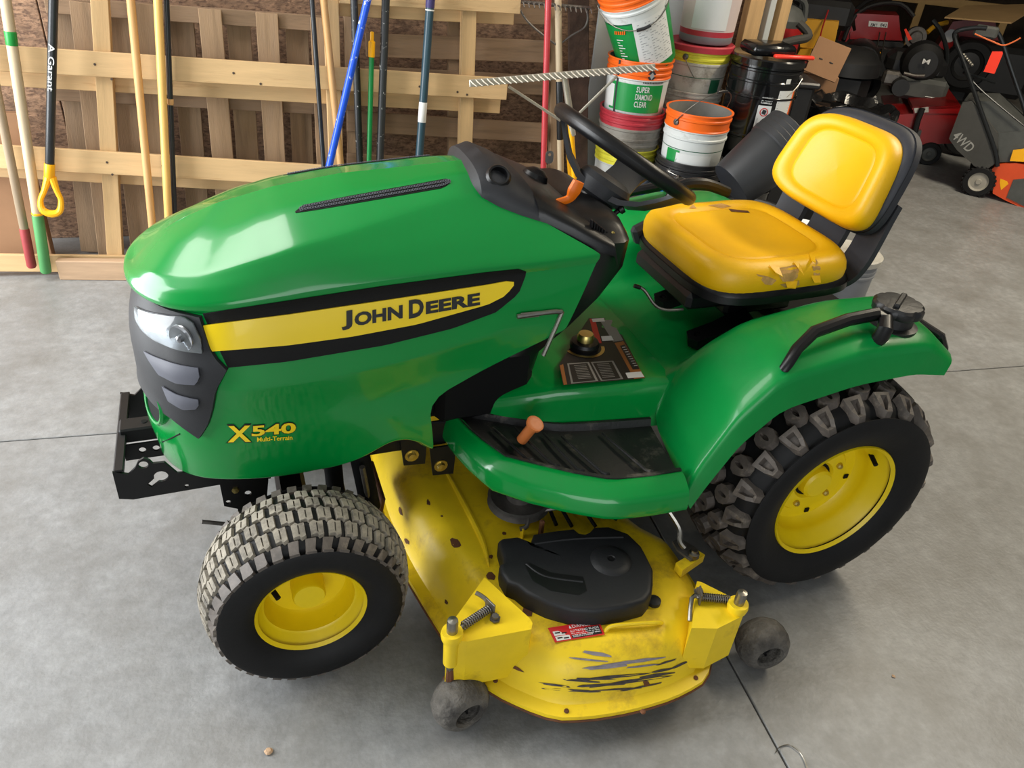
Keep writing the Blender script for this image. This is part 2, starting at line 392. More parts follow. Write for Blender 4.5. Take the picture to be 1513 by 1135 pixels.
# quad: bottom-left, bottom-right, top-right, top-left
def lq(x0, x1, yb, h, s=-.172): return [(x0, yb), (x1, yb+s*(x1-x0)), (x1, yb+s*(x1-x0)-h), (x0, yb-h)]
for ch, x0, x1, yb, h in (('J', 504, 520, 487, 28), ('OHN', 523, 594, 481, 20), ('D', 603, 625, 469.5, 27), ('EERE', 628, 708, 463, 18)):
    pxtext(ch, lq(x0, x1, yb, h), .0075, .045, parent=s1)
for ch, x0, x1, yb, h in (('X', 337, 371, 652.5, 24),):
    pxtext(ch, lq(x0-3, x1+2, yb+2, h+4, -.03), .0016, .05, 'letter_black', side_panel); pxtext(ch, lq(x0, x1, yb, h, -.03), .003, .03, 'yellow', side_panel)
pxtext('540', lq(371, 438, 645.5, 18, -.085), .0016, .06, 'letter_black', side_panel); pxtext('540', lq(372, 437, 644, 15.5, -.085), .003, .03, 'yellow', side_panel)
pxtext('Multi-Terrain', lq(380, 432, 652, 6.5, -.06), .0022, .02, 'yellow', side_panel)
# hood vents
vt = [(436, 313), (448, 303), (520, 289), (660, 264), (666, 267)]; vb = [(437, 315), (470, 310), (540, 298), (655, 278), (665, 271)]
twice('hood_vent', overlay(vt, vb, 30, 3, .0008, .002), 'band_black', hood)
vd = []
for i in range(58):
    for j in range(2):
        a, b = poly_at(vt, .04+i/60), poly_at(vb, .04+i/60); p = cast((lerp(a[0], b[0], .3+.4*j), lerp(a[1], b[1], .3+.4*j)), .002)
        if p: vd.append(xf(lathe([(.0032, 0), (.0032, .0008), (.0022, .0012), (.0018, 0)], 6), basis(p, (0, -.5, .85))))
v1 = O('vent_mesh', join(*vd), 'slat_grey', hood, 0, 'stuff'); O('vent_mesh', mir(join(*vd)), 'slat_grey', hood, 0, 'stuff')
# ---- nose: grille, headlights, bumper hole
NC = Vector((-1.27, 0, 0))
def az(px):
    p = cast(px, 0); return (math.atan2(-p.y, NC.x-p.x), p.z) if p else None
def cyl(th, z, off):
    d = Vector((-math.cos(th), -math.sin(th), 0)); h = BV.ray_cast(NC+Vector((0, 0, z))+d*1.2, -d)
    return h[0]+d*off if h[0] else NC+Vector((0, 0, z))+d*(.3+off)
ge = sorted([az(p)[::-1] for p in ((299, 466), (316, 520), (338, 544), (322, 574), (318, 600), (310, 627), (298, 645))])
def theta_e(z): return interp([a for a, b in ge], [b for a, b in ge], z)
ZT = max(a for a, b in ge); ZTIP = ge[0][0]; ZTF = rC.pt(.97).z-.014
g1, g2 = [], []
for k in range(15):
    r1, r2 = [], []
    for i in range(41):
        t = -1+2*i/40; a = abs(t)
        zt = ZTF if a < .6 else lerp(ZTF, ZT, (a-.6)/.4); zb = interp([0, .35, .7, 1], [ZTIP+.062, ZTIP+.058, ZTIP+.035, ZTIP], a)
        z = lerp(zt, zb, k/14); th = t*theta_e(z)
        bul = .010+.016*math.sin(math.pi*min(1, k/14*1.1))*(1-a**4)
        r1.append(cyl(th, z, bul)); r2.append(cyl(th, z, bul-.008))
    g1.append(r1); g2.append(r2)
grille = O('grille', sheet(g1, g2), 'grey_plastic', TR, 40)
GB = BVHTree.FromPolygons([v for r in g1 for v in r], grid(g1)[1])
def gcyl(th, z, off):
    d = Vector((-math.cos(th), -math.sin(th), 0)); h = GB.ray_cast(NC+Vector((0, 0, z))+d*1.2, -d)
    return h[0]+d*off if h[0] else cyl(th, z, off+.012)
def azg(px):
    d = ray(px).normalized(); h = GB.ray_cast(CAM, d); p = h[0]
    if p is None: return (math.radians(10), at(px, y=-.05).z)
    return (math.atan2(-p.y, NC.x-p.x), p.z)
def gover(tpx, bpx, nu, nv, off, depth, puff=0):
    tp = [azg(p) for p in tpx]; bp_ = [azg(p) for p in bpx]; a1, a2 = [], []
    for j in range(nv+1):
        r1, r2 = [], []
        for i in range(nu+1):
            a, b = poly_at(tp, i/nu), poly_at(bp_, i/nu); th, z = lerp(a[0], b[0], j/nv), lerp(a[1], b[1], j/nv)
            o = off+puff*math.sin(math.pi*i/nu)*math.sin(math.pi*j/nv); r1.append(gcyl(th, z, o)); r2.append(gcyl(th, z, off-depth))
        a1.append(r1); a2.append(r2)
    return sheet(a1, a2)
lt = [(203, 452), (226, 461), (273, 466), (288, 476), (299, 500)]; lb = [(204, 470), (214, 487), (232, 502), (268, 516), (301, 520)]
hd, hd2 = twice('headlight', gover(lt, lb, 20, 8, .004, .002), 'chrome', grille)
for h_, s_ in ((hd, 1), (hd2, -1)):
    vf = gover(lt, lb, 20, 8, .007, .002, .010); O('lens', vf if s_ > 0 else mir(vf), 'lens', h_)
    a = azg((272, 497)); c = gcyl(a[0], a[1], .004); d = Vector((-math.cos(a[0]), -math.sin(a[0]), 0))
    vf = xf(lathe([(.028, .001), (.027, .004), (.018, .003), (.008, .002), (.007, .012), (.001, .014)], 20), basis(c, d)); O('bulb', vf if s_ > 0 else mir(vf), 'chrome', h_)
for tpx, bpx in (([(214, 518), (240, 530), (294, 543)], [(236, 553), (262, 566), (291, 568), (296, 556)]), ([(241, 570), (262, 582), (294, 590)], [(250, 592), (272, 605), (291, 604), (295, 598)])):
    twice('grille_slat', gover(tpx, bpx, 14, 5, .0035, .002, .004), 'slat_grey', grille)
# hole and rings in the bumper under the grille
c = cyl(math.radians(24), ZTIP+.034, .000); d = Vector((-math.cos(.42), -math.sin(.42), .12))
O('bumper_seam', tube([cast(p, .0005) for p in ((240, 653), (252, 648), (266, 641))], .0016, 6), 'matte_black', side_panel)
twice('bumper_hole', xf(lathe([(0, .003), (.034, .003), (.035, -.01)], 28), basis(c, d)), 'matte_black', side_panel)
twice('hole_rim', xf(lathe([(.034, -.006), (.035, .006), (.040, .007), (.044, .002), (.044, -.01)], 28), basis(c, d)), 'green', side_panel)
# ---- front weight bracket
YB = .157
def xz(p): q = at(p, y=-YB); return (q.x, q.z)
def sideplate(outer, holes, y, th=.006): return [Vector((v.x, y+v.z, v.y)) for v in plate(outer, holes, th)[0]], plate(outer, holes, th)[1]
op = [xz(p) for p in ((166, 697), (190, 700), (200, 690), (204, 681), (212, 676), (221, 679), (226, 684), (243, 682), (262, 698), (400, 690), (400, 706), (320, 716), (197, 737), (176, 736))]
hx = xz((212, 686)); kx = xz((238, 703)); k2 = xz((221, 717))
dv = Vector((k2[0]-kx[0], k2[1]-kx[1])); dl = dv.normalized(); pr = Vector((-dl.y, dl.x))
kh = [(kx[0]+.015*math.cos(a), kx[1]+.015*math.sin(a)) for a in [math.atan2(dl.y, dl.x)+math.radians(28)+math.radians(304)*i/16 for i in range(17)]]
kh += [(k2[0]-pr.x*.006, k2[1]-pr.y*.006), (k2[0]+pr.x*.006, k2[1]+pr.y*.006)]
h2 = xz((276, 717))
bk = O('weight_bracket', box((-1.668, 0, .395), (.007, 2*YB, .072), .002), 'black_steel', TR)
for y in (-YB-.003, YB-.003): O('side_plate', sideplate(op, [circ(hx[0], hx[1], .010), kh, circ(h2[0], h2[1], .005, 10)], y), 'black_steel', bk, 0)
O('front_lip', box((-1.660, 0, .43), (.020, 2*YB, .006), .002), 'black_steel', bk)
O('tube_hole', xf(lathe([(0, .001), (.007, .001), (.0075, 0)], 12), T(-1.61, 0, .4455)), 'matte_black', bk)
ct = O('centre_tube', box((-1.585, 0, .425), (.16, .05, .04), .004), 'black_steel', bk)
O('hole_plate', (xf(plate([(-.075, -.025), (.075, -.025), (.075, .02), (-.075, .02)], [circ(-.035, 0, .008), circ(-.005, 0, .008)], .005), basis((-1.588, -.026, .385), (0, -1, 0), (1, 0, 0)))), 'black_steel', bk, 0)
hg = [xz(p) for p in ((322, 700), (397, 694), (393, 742), (390, 760), (372, 768), (358, 784), (345, 787), (334, 780), (336, 769), (352, 760), (351, 748), (331, 744))]
h1, h2_ = xz((366, 725)), xz((337, 738))
for y in (-YB-.01, YB+.004): O('hanger_plate', sideplate(hg, [circ(h1[0], h1[1], .008, 10), circ(h2_[0], h2_[1], .006, 10)], y), 'black_steel', bk, 0)
for p in ((348, 724),): O('bolt', xf(lathe([(0, .006), (.008, .005), (.009, 0)], 6), basis(at(p, y=-YB-.01), (0, -1, 0))), 'zinc', bk, 0)
O('draft_pin', rod(at((298, 771), y=-YB-.004), at((350, 776), y=-YB-.004), .005), 'dull_steel', bk)
O('pivot', xf(lathe([(0, .008), (.012, .008), (.012, -.01)], 16), basis(at((347, 776), y=-YB-.012), (0, -1, 0))), 'black_steel', bk)
# ---- chassis, engine, axle (the dark underside)
ch = O('chassis', join(box((-.60, -.15, .40), (1.75, .012, .075)), box((-.60, .15, .40), (1.75, .012, .075)), box((-1.2, 0, .36), (.05, .3, .05)), box((-.3, 0, .42), (.05, .3, .08))), 'black_steel', TR)
O('engine', join(box((-1.10, 0, .60), (.50, .30, .34), .03), box((-.82, 0, .56), (.25, .36, .24), .02), xf(lathe([(0, .0), (.12, 0), (.12, .16), (.1, .18), (0, .18)], 24), T(-1.1, 0, .70))), 'matte_black', TR)
O('transaxle', join(box((-.02, 0, .30), (.28, .34, .2), .03), tube([(0, -.40, .325), (0, .40, .325)], .04, 12)), 'matte_black', TR)
O('front_axle', join(box((-1.30, 0, .27), (.07, .62, .06), .01), tube([(-1.30, -.33, .20), (-1.30, -.33, .37)], .028, 14), tube([(-1.30, .33, .20), (-1.30, .33, .37)], .028, 14), tube([(-1.3, -.39, .2295), (-1.3, -.3, .2295)], .02), tube([(-1.3, .39, .2295), (-1.3, .3, .2295)], .02)), 'black_steel', TR)
O('king_pin_cap', xf(lathe([(0, .02), (.025, .015), (.034, 0), (.03, -.02)], 18), T(-1.26, -.25, .335)), 'grey_plastic', TR)
O('tie_rod', tube([(-1.18, -.30, .26), (-1.18, .30, .26)], .010), 'black_steel', TR)
O('hydraulic_cylinder', join(rod((-1.14, -.18, .42), (-1.12, -.22, .25), .025), rod((-1.20, -.16, .42), (-1.2, -.2, .27), .022)), 'matte_black', TR)
for p in ((610, 677), (653, 692)):
    q = at(p, y=-.19); O('pivot_bracket', sideplate([(q.x-.03, q.z+.06), (q.x+.04, q.z+.06), (q.x+.035, q.z-.035), (q.x-.02, q.z-.03)], [], q.y+.012, .006), 'black_steel', ch, 0)
    b_ = O('bolt', xf(lathe([(0, .012), (.010, .011), (.0115, .003), (.018, .003), (.018, 0)], 12), basis(q+Vector((0, .012, 0)), (0, -1, 0))), 'zinc', ch, 20)
# ---- dashboard cowl
def shell(stations, n=16, p=2.6):   # x, ztop, w, zedge
    rows = []
    for x, zt, w, ze in stations:
        rows.append([Vector((x, -w*math.copysign(abs(math.cos(a))**(2/p), math.cos(a)), ze+(zt-ze)*abs(math.sin(a))**(2/p))) for a in [math.pi*i/n for i in range(n+1)]])
    return rows
dr = shell([(-.862, 1.035, .10, 1.00), (-.848, 1.060, .135, 1.00), (-.815, 1.070, .156, .985), (-.77, 1.050, .175, .972), (-.73, 1.026, .19, .962)], 20)
dash = O('dashboard', grid(dr), 'grey_plastic', TR, 40)
dr2 = shell([(-.733, 1.018, .188, .960), (-.72, 1.016, .193, .957), (-.66, .988, .217, .936), (-.60, .958, .241, .910), (-.565, .938, .247, .90), (-.552, .90, .245, .87)], 20, 4.2)
O('control_panel', grid(dr2), 'panel_black', dash, 40)
pc = at((737, 259), y=-.12)
O('round_vent', xf(lathe([(0, -.012), (.017, -.012), (.019, .002), (.023, .003), (.028, -.003)], 24), basis(pc, (-.1, -.62, .7))), 'black_plastic', dash)
kp = at((790, 252), y=.05)
kb = O('ignition_knob', xf(lathe([(.044, -.05), (.040, -.01), (.030, .016), (.014, .026), (0, .027)], 20), basis(kp-Vector((0, 0, .02)), (.35, 0, .9))), 'black_plastic', dash)
O('key', xf(plate(rrect(.02, .03, .008), [circ(0, .006, .004, 8)], .002), basis(kp+Vector((.03, -.01, .035)), (0, -1, .1), (1, 0, 0))), 'steel', dash)
lv = [at(p, y=-.12) for p in ((822, 299), (840, 294), (848, 282), (855, 268))]
O('throttle_lever', tube(lv, [.008, .011, .017, .015], 10, 5, squash=(1, 0, 0)), 'orange_plastic', dash)
for k in range(9):
    q = at((lerp(874, 902, k/8), lerp(330, 352, k/8)), y=-.205); O('gate_rib', xf(box((0, 0, 0), (.004, .012, .018), .001), T(*q)), 'black_plastic', dash)
O('gate_bracket', xf(box((0, 0, 0), (.034, .006, .020), .002), Matrix.Translation(at((908, 352), y=-.21))@R(38, 'Y')), 'zinc', dash)
O('lever_slot', xf(box((0, 0, 0), (.10, .03, .012), .004), basis(at((885, 325), y=-.08), (.55, -.1, .8))), 'black_gloss', dash)
O('choke_knob', xf(lathe([(.006, 0), (.006, .03), (.012, .034), (.012, .044), (0, .046)], 14), basis(at((898, 322), y=-.05), (.7, -.2, .6))), 'black_plastic', dash)
# pedestal under the dashboard
rings = []
for z, x0, x1, w in ((.962, -.63, -.535, .17), (.950, -.64, -.51, .20), (.925, -.66, -.497, .232), (.86, -.665, -.505, .236), (.78, -.675, -.550, .222), (.70, -.72, -.605, .20), (.62, -.80, -.67, .18), (.54, -.83, -.68, .17)):
    rings.append([Vector(((x0+x1)/2+px*(x1-x0)/2, py*w, z)) for px, py in rrect(2, 2, .5, 3)])
O('pedestal', (grid(rings, True)[0], grid(rings, True)[1]+[tuple(range(len(rings[0])))]), 'panel_black', TR, 40)
q0, q1, q2, q3 = (at(p, y=-.285) for p in ((764, 468), (806, 462), (827, 461), (803, 525)))
O('hood_latch', join(tube([q0, q1, q2, q2+Vector((.003, 0, -.012)), q3], .0055, 8, 3), xf(box((0, 0, 0), (.045, .006, .014), .002), T(*(q0+(q1-q0)*.45)))), 'steel', TR)
# ---- steering wheel
SWc = Vector((-.440, 0, 1.048)); SWn = Vector((.50, 0, .866)); SM = basis(SWc, SWn, (1, 0, 0))
sw = O('steering_wheel', xf(lathe([(.185+.0195*math.cos(a), .0185*math.sin(a)) for a in [2*math.pi*i/14 for i in range(15)]], 64), SM), 'black_plastic', TR, 60)
hub = O('hub', xf(lathe([(0, -.060), (.045, -.062), (.064, -.070), (.072, -.085), (.066, -.115), (.04, -.13), (0, -.13)], 28), SM), 'grey_plastic', sw)
for a in (-52, 44, 148):
    a = math.radians(a); d = Vector((math.cos(a), math.sin(a), 0)); s = Vector((-d.y, d.x, 0)); r1, r2 = [], []
    for rr, z, w in ((.03, -.098, .10), (.07, -.092, .10), (.11, -.070, .090), (.145, -.036, .085), (.172, -.006, .10), (.184, 0, .12)):
        r1.append([d*rr+s*w*(k/4-.5)+Vector((0, 0, z+.004*(1-abs(k/2-1)))) for k in range(5)]); r2.append([v-Vector((0, 0, .014)) for v in r1[-1]])
    O('spoke', xf(sheet(r1, r2), SM), 'grey_plastic', sw)
O('steering_column', tube([SWc-SWn*.12, SWc-SWn*.17, Vector((-.60, 0, .86))], [.050, .062, .075], 16), 'black_plastic', TR)
# ---- foot platform
ZM = .455
mi = [(670, 605), (708, 611), (746, 616), (786, 622), (825, 627), (865, 625), (904, 622), (932, 620), (960, 618)]
mo = [(668, 608), (690, 632), (711, 650), (746, 675), (788, 686), (851, 701), (904, 710), (957, 705), (1007, 697)]
MI = [at(p, z=ZM) for p in mi]; MO = [at(p, z=ZM) for p in mo]
NP = 24
def P3(l, t): return Vector(poly_at([tuple(v) for v in l], t))
mi_ = [P3(MI, i/NP) for i in range(NP+1)]; mo_ = [P3(MO, i/NP) for i in range(NP+1)]
rows_t = []
for k, dz in ((0, .004), (.04, .004), (.07, -.014), (.5, -.016), (.90, -.014), (.95, .004), (1, .005)):
    rows_t.append([a.lerp(b, k)+Vector((0, 0, dz)) for a, b in zip(mi_, mo_)])
footmat = sheet(rows_t, [[v-Vector((0, 0, .006)) for v in r] for r in rows_t])
PL = empty('foot_platform', (0, 0, 0)); PL.parent = TR
skirt = []
outdir = []
for i in range(NP+1):
    t_ = (mo_[min(NP, i+1)]-mo_[max(0, i-1)]); n_ = Vector((t_.y, -t_.x, 0)).normalized(); outdir.append(n_)
ebx = [at(p, y=-.53).z for p in ((920, 754),)]
for i in range(NP+1):
    n_ = outdir[i]; k = i/NP; w = .05*min(1, .45+k*1.2)
    b = mo_[i]
    skirt.append(chaikin([b-n_*.01+Vector((0, 0, -.004)), b+Vector((0, 0, .002)), b+n_*w*.35+Vector((0, 0, 0)), b+n_*w+Vector((0, 0, -.022)), b+n_*(w+.006)+Vector((0, 0, -.062)), b+n_*(w+.004)+Vector((0, 0, -.075)), b+n_*(w-.02)+Vector((0, 0, -.075))], 2, .2))
vs = grid(skirt)
# tunnel
def tun(x, w, zt): return chaikin([Vector((x, -w-.012, .43)), Vector((x, -w-.006, .47)), Vector((x, -w, zt-.012)), Vector((x, -w+.02, zt)), Vector((x, 0, zt+.004))], 2, .2)
tr = [tun(*a) for a in ((-1.06, .06, .46), (-.95, .085, .47), (-.87, .128, .485), (-.78, .19, .515), (-.70, .23, .540), (-.66, .243, .55), (-.55, .262, .556), (-.45, .275, .560), (-.355, .285, .562))]
vt_ = grid(tr)
O('platform_skirt', vs, 'green', PL, 60); O('platform_skirt', mir(vs), 'green', PL, 60)
O('tunnel_cover', grid([r+[Vector((v.x, -v.y, v.z)) for v in r[::-1]][1:] for r in tr]), 'green', PL, 50)
fm = O('foot_mat', footmat, 'mat_black', PL, 40); fm2 = O('foot_mat', mir(footmat), 'mat_black', PL, 40)
for p0, p1 in (((728, 632), (785, 684)), ((760, 632), (824, 693)), ((803, 640), (860, 700)), ((830, 645), (898, 705)), ((890, 640), (962, 701))):
    a, b = at(p0, z=ZM-.006), at(p1, z=ZM-.004)
    vf = tube([a, b-(b-a)*.1, b+Vector((0, 0, .007))], [.003, .0045, .006], 8); O('rib', vf, 'mat_black', fm); O('rib', mir(vf), 'mat_black', fm2)
pa, pb = at((771, 650), z=ZM), at((790, 627), z=ZM+.062)
O('pedal_peg', xf(lathe([(.0135, 0), (.0135, (pb-pa).length-.006), (.021, (pb-pa).length-.004), (.022, (pb-pa).length+.004), (.018, (pb-pa).length+.006), (.010, (pb-pa).length+.005), (0, (pb-pa).length+.006)], 24), basis(pa, pb-pa)), 'peg_orange', TR)
# decal plate on the tunnel and height dial
ZD = .5645
dq = [at(p, z=ZD) for p in ((826, 539), (832, 570), (953, 559), (906, 470), (873, 470))]
def flat(px, z, th=.0008): return [at(p, z=z) for p in px], [tuple(range(len(px)))]
decal = O('control_decal', flat([(826, 539), (832, 569), (953, 559), (906, 470), (870, 470)], ZD), 'decal_black', PL, 0)
def dz(name, px, m, k=1): return O(name, flat(px, ZD+.0006*k), m, decal, 0)
dz('warning_bar', [(908, 507), (921, 504), (953, 558), (937, 560)], 'decal_brown'); dz('warning_bar', [(871, 471), (879, 471), (889, 507), (880, 508)], 'decal_red')
dz('warning_panel', [(886, 473), (904, 473), (921, 503), (906, 505)], 'decal_grey'); dz('warning_panel', [(916, 511), (923, 509), (945, 545), (935, 546)], 'decal_black', 2)
dz('pictogram', [(924, 551), (947, 549), (952, 557), (928, 559)], 'decal_white', 2); dz('pictogram', [(888, 497), (903, 496), (907, 503), (890, 504)], 'decal_white', 2); dz('pictogram', [(874, 471), (892, 470), (894, 475), (876, 476)], 'decal_white', 2)
dz('warning_bar', [(827, 540), (832, 538), (838, 568), (833, 569)], 'decal_brown')
dz('instruction_panel', [(838, 537), (870, 535), (884, 563), (844, 567)], 'decal_grey'); dz('instruction_panel', [(873, 535), (906, 533), (921, 560), (888, 563)], 'decal_grey')
dz('instruction_field', [(841, 538.5), (868, 536.5), (880, 562), (847, 565)], 'decal_black', 2); dz('instruction_field', [(876, 536.5), (904, 534.5), (917, 559), (890, 561.5)], 'decal_black', 2)
for k in range(9):
    y_ = 540+k*2.4; dz('print_line', [(848+k*.8, y_), (866+k, y_-1.2), (866+k, y_-.4), (848+k*.8, y_+.8)], 'decal_grey', 3)
    dz('print_line', [(882+k, y_-2), (900+k*1.1, y_-3.2), (900+k*1.1, y_-2.4), (882+k, y_-1.2)], 'decal_grey', 3)
    dz('print_line', [(919+k*2.2, 513+k*3.4), (924+k*2.2, 512.4+k*3.4), (924.3+k*2.2, 513.2+k*3.4), (919.3+k*2.2, 513.8+k*3.4)], 'decal_white', 3)
dc = at((863, 513), z=ZD)
dl_ = O('height_dial', xf(lathe([(.038, 0), (.040, .012), (.036, .02), (.026, .022), (0, .022)], 24), T(*dc)), 'black_plastic', PL)
O('dial_cap', xf(lathe([(.022, .018), (.023, .034), (.019, .042), (0, .043)], 20), T(*dc)), 'zinc', dl_)
O('dial_scale', xf(lathe([(.046, .0012), (.055, .0012)], 32, 190, 350), T(*dc)), 'zinc', PL, 0)
# ---- rear fender body
ST = [(0, [(-.36, .558), (-.30, .562), (-.24, .572), (-.15, .582), (.05, .59), (.28, .60), (.37, .58)]),
      (.21, [(-.362, .558), (-.30, .563), (-.24, .575), (-.15, .587), (.05, .597), (.28, .602), (.37, .58)]),
      (.268, [(-.385, .545), (-.335, .598), (-.27, .655), (-.18, .702), (.04, .738), (.26, .735), (.36, .65)]),
      (.300, [(-.397, .445), (-.378, .545), (-.298, .652), (-.195, .722), (.04, .757), (.25, .75), (.355, .66)]),
      (.485, [(-.423, .415), (-.400, .49), (-.328, .625), (-.232, .722), (-.0, .765), (.20, .755), (.30, .682)]),
      (.520, [(-.428, .40), (-.410, .465), (-.342, .60), (-.246, .700), (-.02, .742), (.18, .738), (.275, .675)]),
      (.536, [(-.412, .362), (-.385, .422), (-.322, .538), (-.230, .624), (-.03, .662), (.14, .668), (.245, .650)])]
def dens(l, k=5):
    return smoothpath(l, k)
cols = []
for y, pr_ in ST: cols.append([Vector((v.x, -y, v.z)) for v in chaikin([Vector((x, 0, z)) for x, z in pr_], 2, .13)])
# densify across y
nrow = len(cols[0]); strips = []
for i in range(nrow): strips.append(chaikin([c[i] for c in cols], 2, .15))
fend = [s+[] for s in strips]
full = [[Vector((v.x, -v.y, v.z)) for v in s[::-1]][:-1]+s for s in fend]
for s in full:
    s.insert(0, s[0]+Vector((0, -.015, .001))); s.append(s[-1]+Vector((0, .015, .001)))
FEN = grid(full)
fender = O('fender', FEN, 'fender_green', TR, 75)
FB = BVHTree.FromPolygons(FEN[0], FEN[1])
def fcast(px, off=0):
    d = ray(px).normalized(); h = FB.ray_cast(CAM, d); n = h[1]
    return h[0]+(n if n.dot(d) < 0 else -n)*off
hp = [fcast(p) for p in ((1160, 544), (1192, 508), (1284, 482), (1298, 500))]
up = Vector((0, -.25, .97))
for s_ in (1, -1):
    vf = tube([hp[0], hp[0]+up*.012, hp[1]+up*.038, hp[2]+up*.040, hp[3]+up*.030, hp[3]-up*.01], [.011, .013, .015, .016, .018, .018], 10, 2)
    O('grab_handle', vf if s_ > 0 else mir(vf), 'black_plastic', TR)
fc = fcast((1317, 478))
prof = [(.052, -.01), (.055, .02), (.050, .042), (.047, .045)]
fcap = O('fuel_cap', xf(lathe([(.058, -.015), (.060, .002), (.046, .006), (.046, .034)], 28), T(*fc)), 'cap_black', TR)
n = 48; r3 = []
for r, z in ((.046, .030), (.056, .032), (.060, .038), (.060, .052), (.054, .058), (.030, .060), (.0001, .060)):
    r3.append([Vector(((r*(1-.09*(r > .04)*max(0, math.cos(8*a))**2))*math.cos(a), (r*(1-.09*(r > .04)*max(0, math.cos(8*a))**2))*math.sin(a), z)) for a in [2*math.pi*i/n for i in range(n)]])
O('cap_grip', xf(grid(r3, True), T(*fc)), 'cap_black', fcap, 40)
O('cap_rib', xf(box((0, 0, .063), (.085, .014, .010), .003), Matrix.Translation(fc)@R(35, 'Z')), 'cap_black', fcap)
for s_ in (-1, 1): O('tail_light', xf(box((0, 0, 0), (.022, .13, .07), .010), T(.300, s_*.40, .690)@R(-38, 'Y')), 'black_plastic', TR)
O('rear_body', join(box((.20, 0, .50), (.32, .50, .22), .03)), 'matte_black', TR)
# wheel-well inner wall
for s_ in (-1, 1): O('inner_guard', xf(box((0, 0, 0), (.55, .01, .22), .003), T(.02, s_*.285, .56)), 'matte_black', TR)
# ---- seat
def pad(a, b, th, n=3.6, nseg=56, dish=.010, taper=0, groove=.70):
    prof = [(0, -dish), (.25, -dish*.9), (.5, -dish*.45), (groove-.05, -.001), (groove-.02, -.002), (groove, -.0045), (groove+.02, -.001), (groove+.06, .004), (.82, .006), (.90, .002), (.955, -.010), (.985, -.024), (1, -.042), (.995, -th*.7), (.97, -th*.9), (.90, -th), (0, -th)]
    rows = []
    for r, z in prof:
        row = []
        for i in range(nseg):
            t = 2*math.pi*i/nseg; c, s = math.cos(t), math.sin(t); e = 2/n
            x = a*max(r, .001)*math.copysign(abs(c)**e, c); y = b*max(r, .001)*math.copysign(abs(s)**e, s)
            y *= 1-taper*(x/a); row.append(Vector((x, y, z)))
        rows.append(row)
    return grid(rows, True)
SEAT = empty('seat', (0, 0, 0)); SEAT.parent = TR
SMx = T(-.030, 0, .823)@R(-1.5, 'Y')
cu = pad(.232, .235, .09, 4.4)
# front roll: lift towards front
cu = [Vector((v.x, v.y, v.z+.014*max(0, (-v.x)/.235)**2+.012*max(0, abs(v.y)/.235-.5)**2*4*.3)) for v in cu[0]], cu[1]
CU = xf(cu, SMx)
cush = O('seat_cushion', CU, 'seat_yellow', SEAT, 60)
BMx = basis((.228, .010, .990), (-.955, 0, .295), (.295, 0, .955))
bk_ = pad(.132, .196, .075, 3.8, taper=.10, dish=.008, groove=.68)
bk_ = [Vector((v.x, v.y, v.z+.05*(v.y/.212)**2)) for v in bk_[0]], bk_[1]
O('back_cushion', xf(bk_, BMx), 'seat_yellow', SEAT, 60)
sh = pad(.150, .210, .03, 3.4, taper=.06, dish=0, groove=.5)
sh = [Vector((v.x+.012, v.y, v.z-.050+.05*(v.y/.212)**2)) for v in sh[0]], sh[1]
O('back_shell', xf(sh, BMx), 'seat_grey', SEAT, 60)
pn = pad(.243, .244, .034, 4.2, dish=0, groove=.5)
O('seat_pan', xf(pn, T(-.022, 0, .775)@R(-1.5, 'Y')), 'black_plastic', SEAT, 60)
for y0, y1 in ((-.205, -.11), (-.07, .07), (.11, .205)):
    path = [(.10, .735), (.17, .735), (.222, .755), (.252, .80), (.268, .86), (.280, .92), (.290, .96)]
    r1 = []
    for v in smoothpath([Vector((x, 0, z)) for x, z in path], 4): r1.append([Vector((v.x-.03*(abs(y)/.235)**2, y, v.z)) for y in (y0, lerp(y0, y1, .33), lerp(y0, y1, .66), y1)])
    O('back_strap', sheet(r1, [[q+Vector((.016, 0, -.008)) for q in r] for r in r1]), 'seat_grey', SEAT, 40)
# torn patches
CB = BVHTree.FromPolygons(CU[0], CU[1])
def ccast(px, off):
    d = ray(px).normalized(); h = CB.ray_cast(CAM, d); n = h[1]
    if h[0] is None: return None
    return h[0]+(n if n.dot(d) < 0 else -n)*off
def patch(name, pxs, m, off, jag=0):
    pts = []
    for i, p in enumerate(pxs):
        q = ccast(p, off+random.uniform(-jag, jag)*0); pts.append(q)
    pts = [p for p in pts if p]
    c = sum(pts, Vector())/len(pts)
    cc = ccast((sum(p[0] for p in pxs)/len(pxs), sum(p[1] for p in pxs)/len(pxs)), off) or c
    O(name, (pts+[cc], [(i, (i+1) % len(pts), len(pts)) for i in range(len(pts))]), m, cush, 0)
patch('torn_foam', [(1143, 397), (1160, 395), (1175, 391), (1180, 399), (1178, 410), (1168, 418), (1156, 416), (1150, 406)], 'foam', .0012)
patch('torn_foam', [(1117, 405), (1135, 409), (1147, 414), (1140, 421), (1130, 420)], 'foam', .0012)
patch('torn_foam', [(1196, 378), (1206, 384), (1212, 396), (1210, 410), (1202, 407), (1200, 394)], 'foam', .0012)
patch('torn_foam', [(1152, 420), (1172, 417), (1180, 414), (1181, 421), (1160, 425)], 'foam', .0012)
patch('torn_foam', [(1046, 304), (1062, 295), (1076, 292), (1080, 305), (1066, 308)], 'foam', .0012)
patch('torn_foam', [(1014, 299), (1024, 302), (1029, 308), (1018, 308)], 'foam', .0012)
patch('seat_crack', [(1076, 309), (1105, 312), (1108, 315), (1080, 313)], 'rust', .0012)
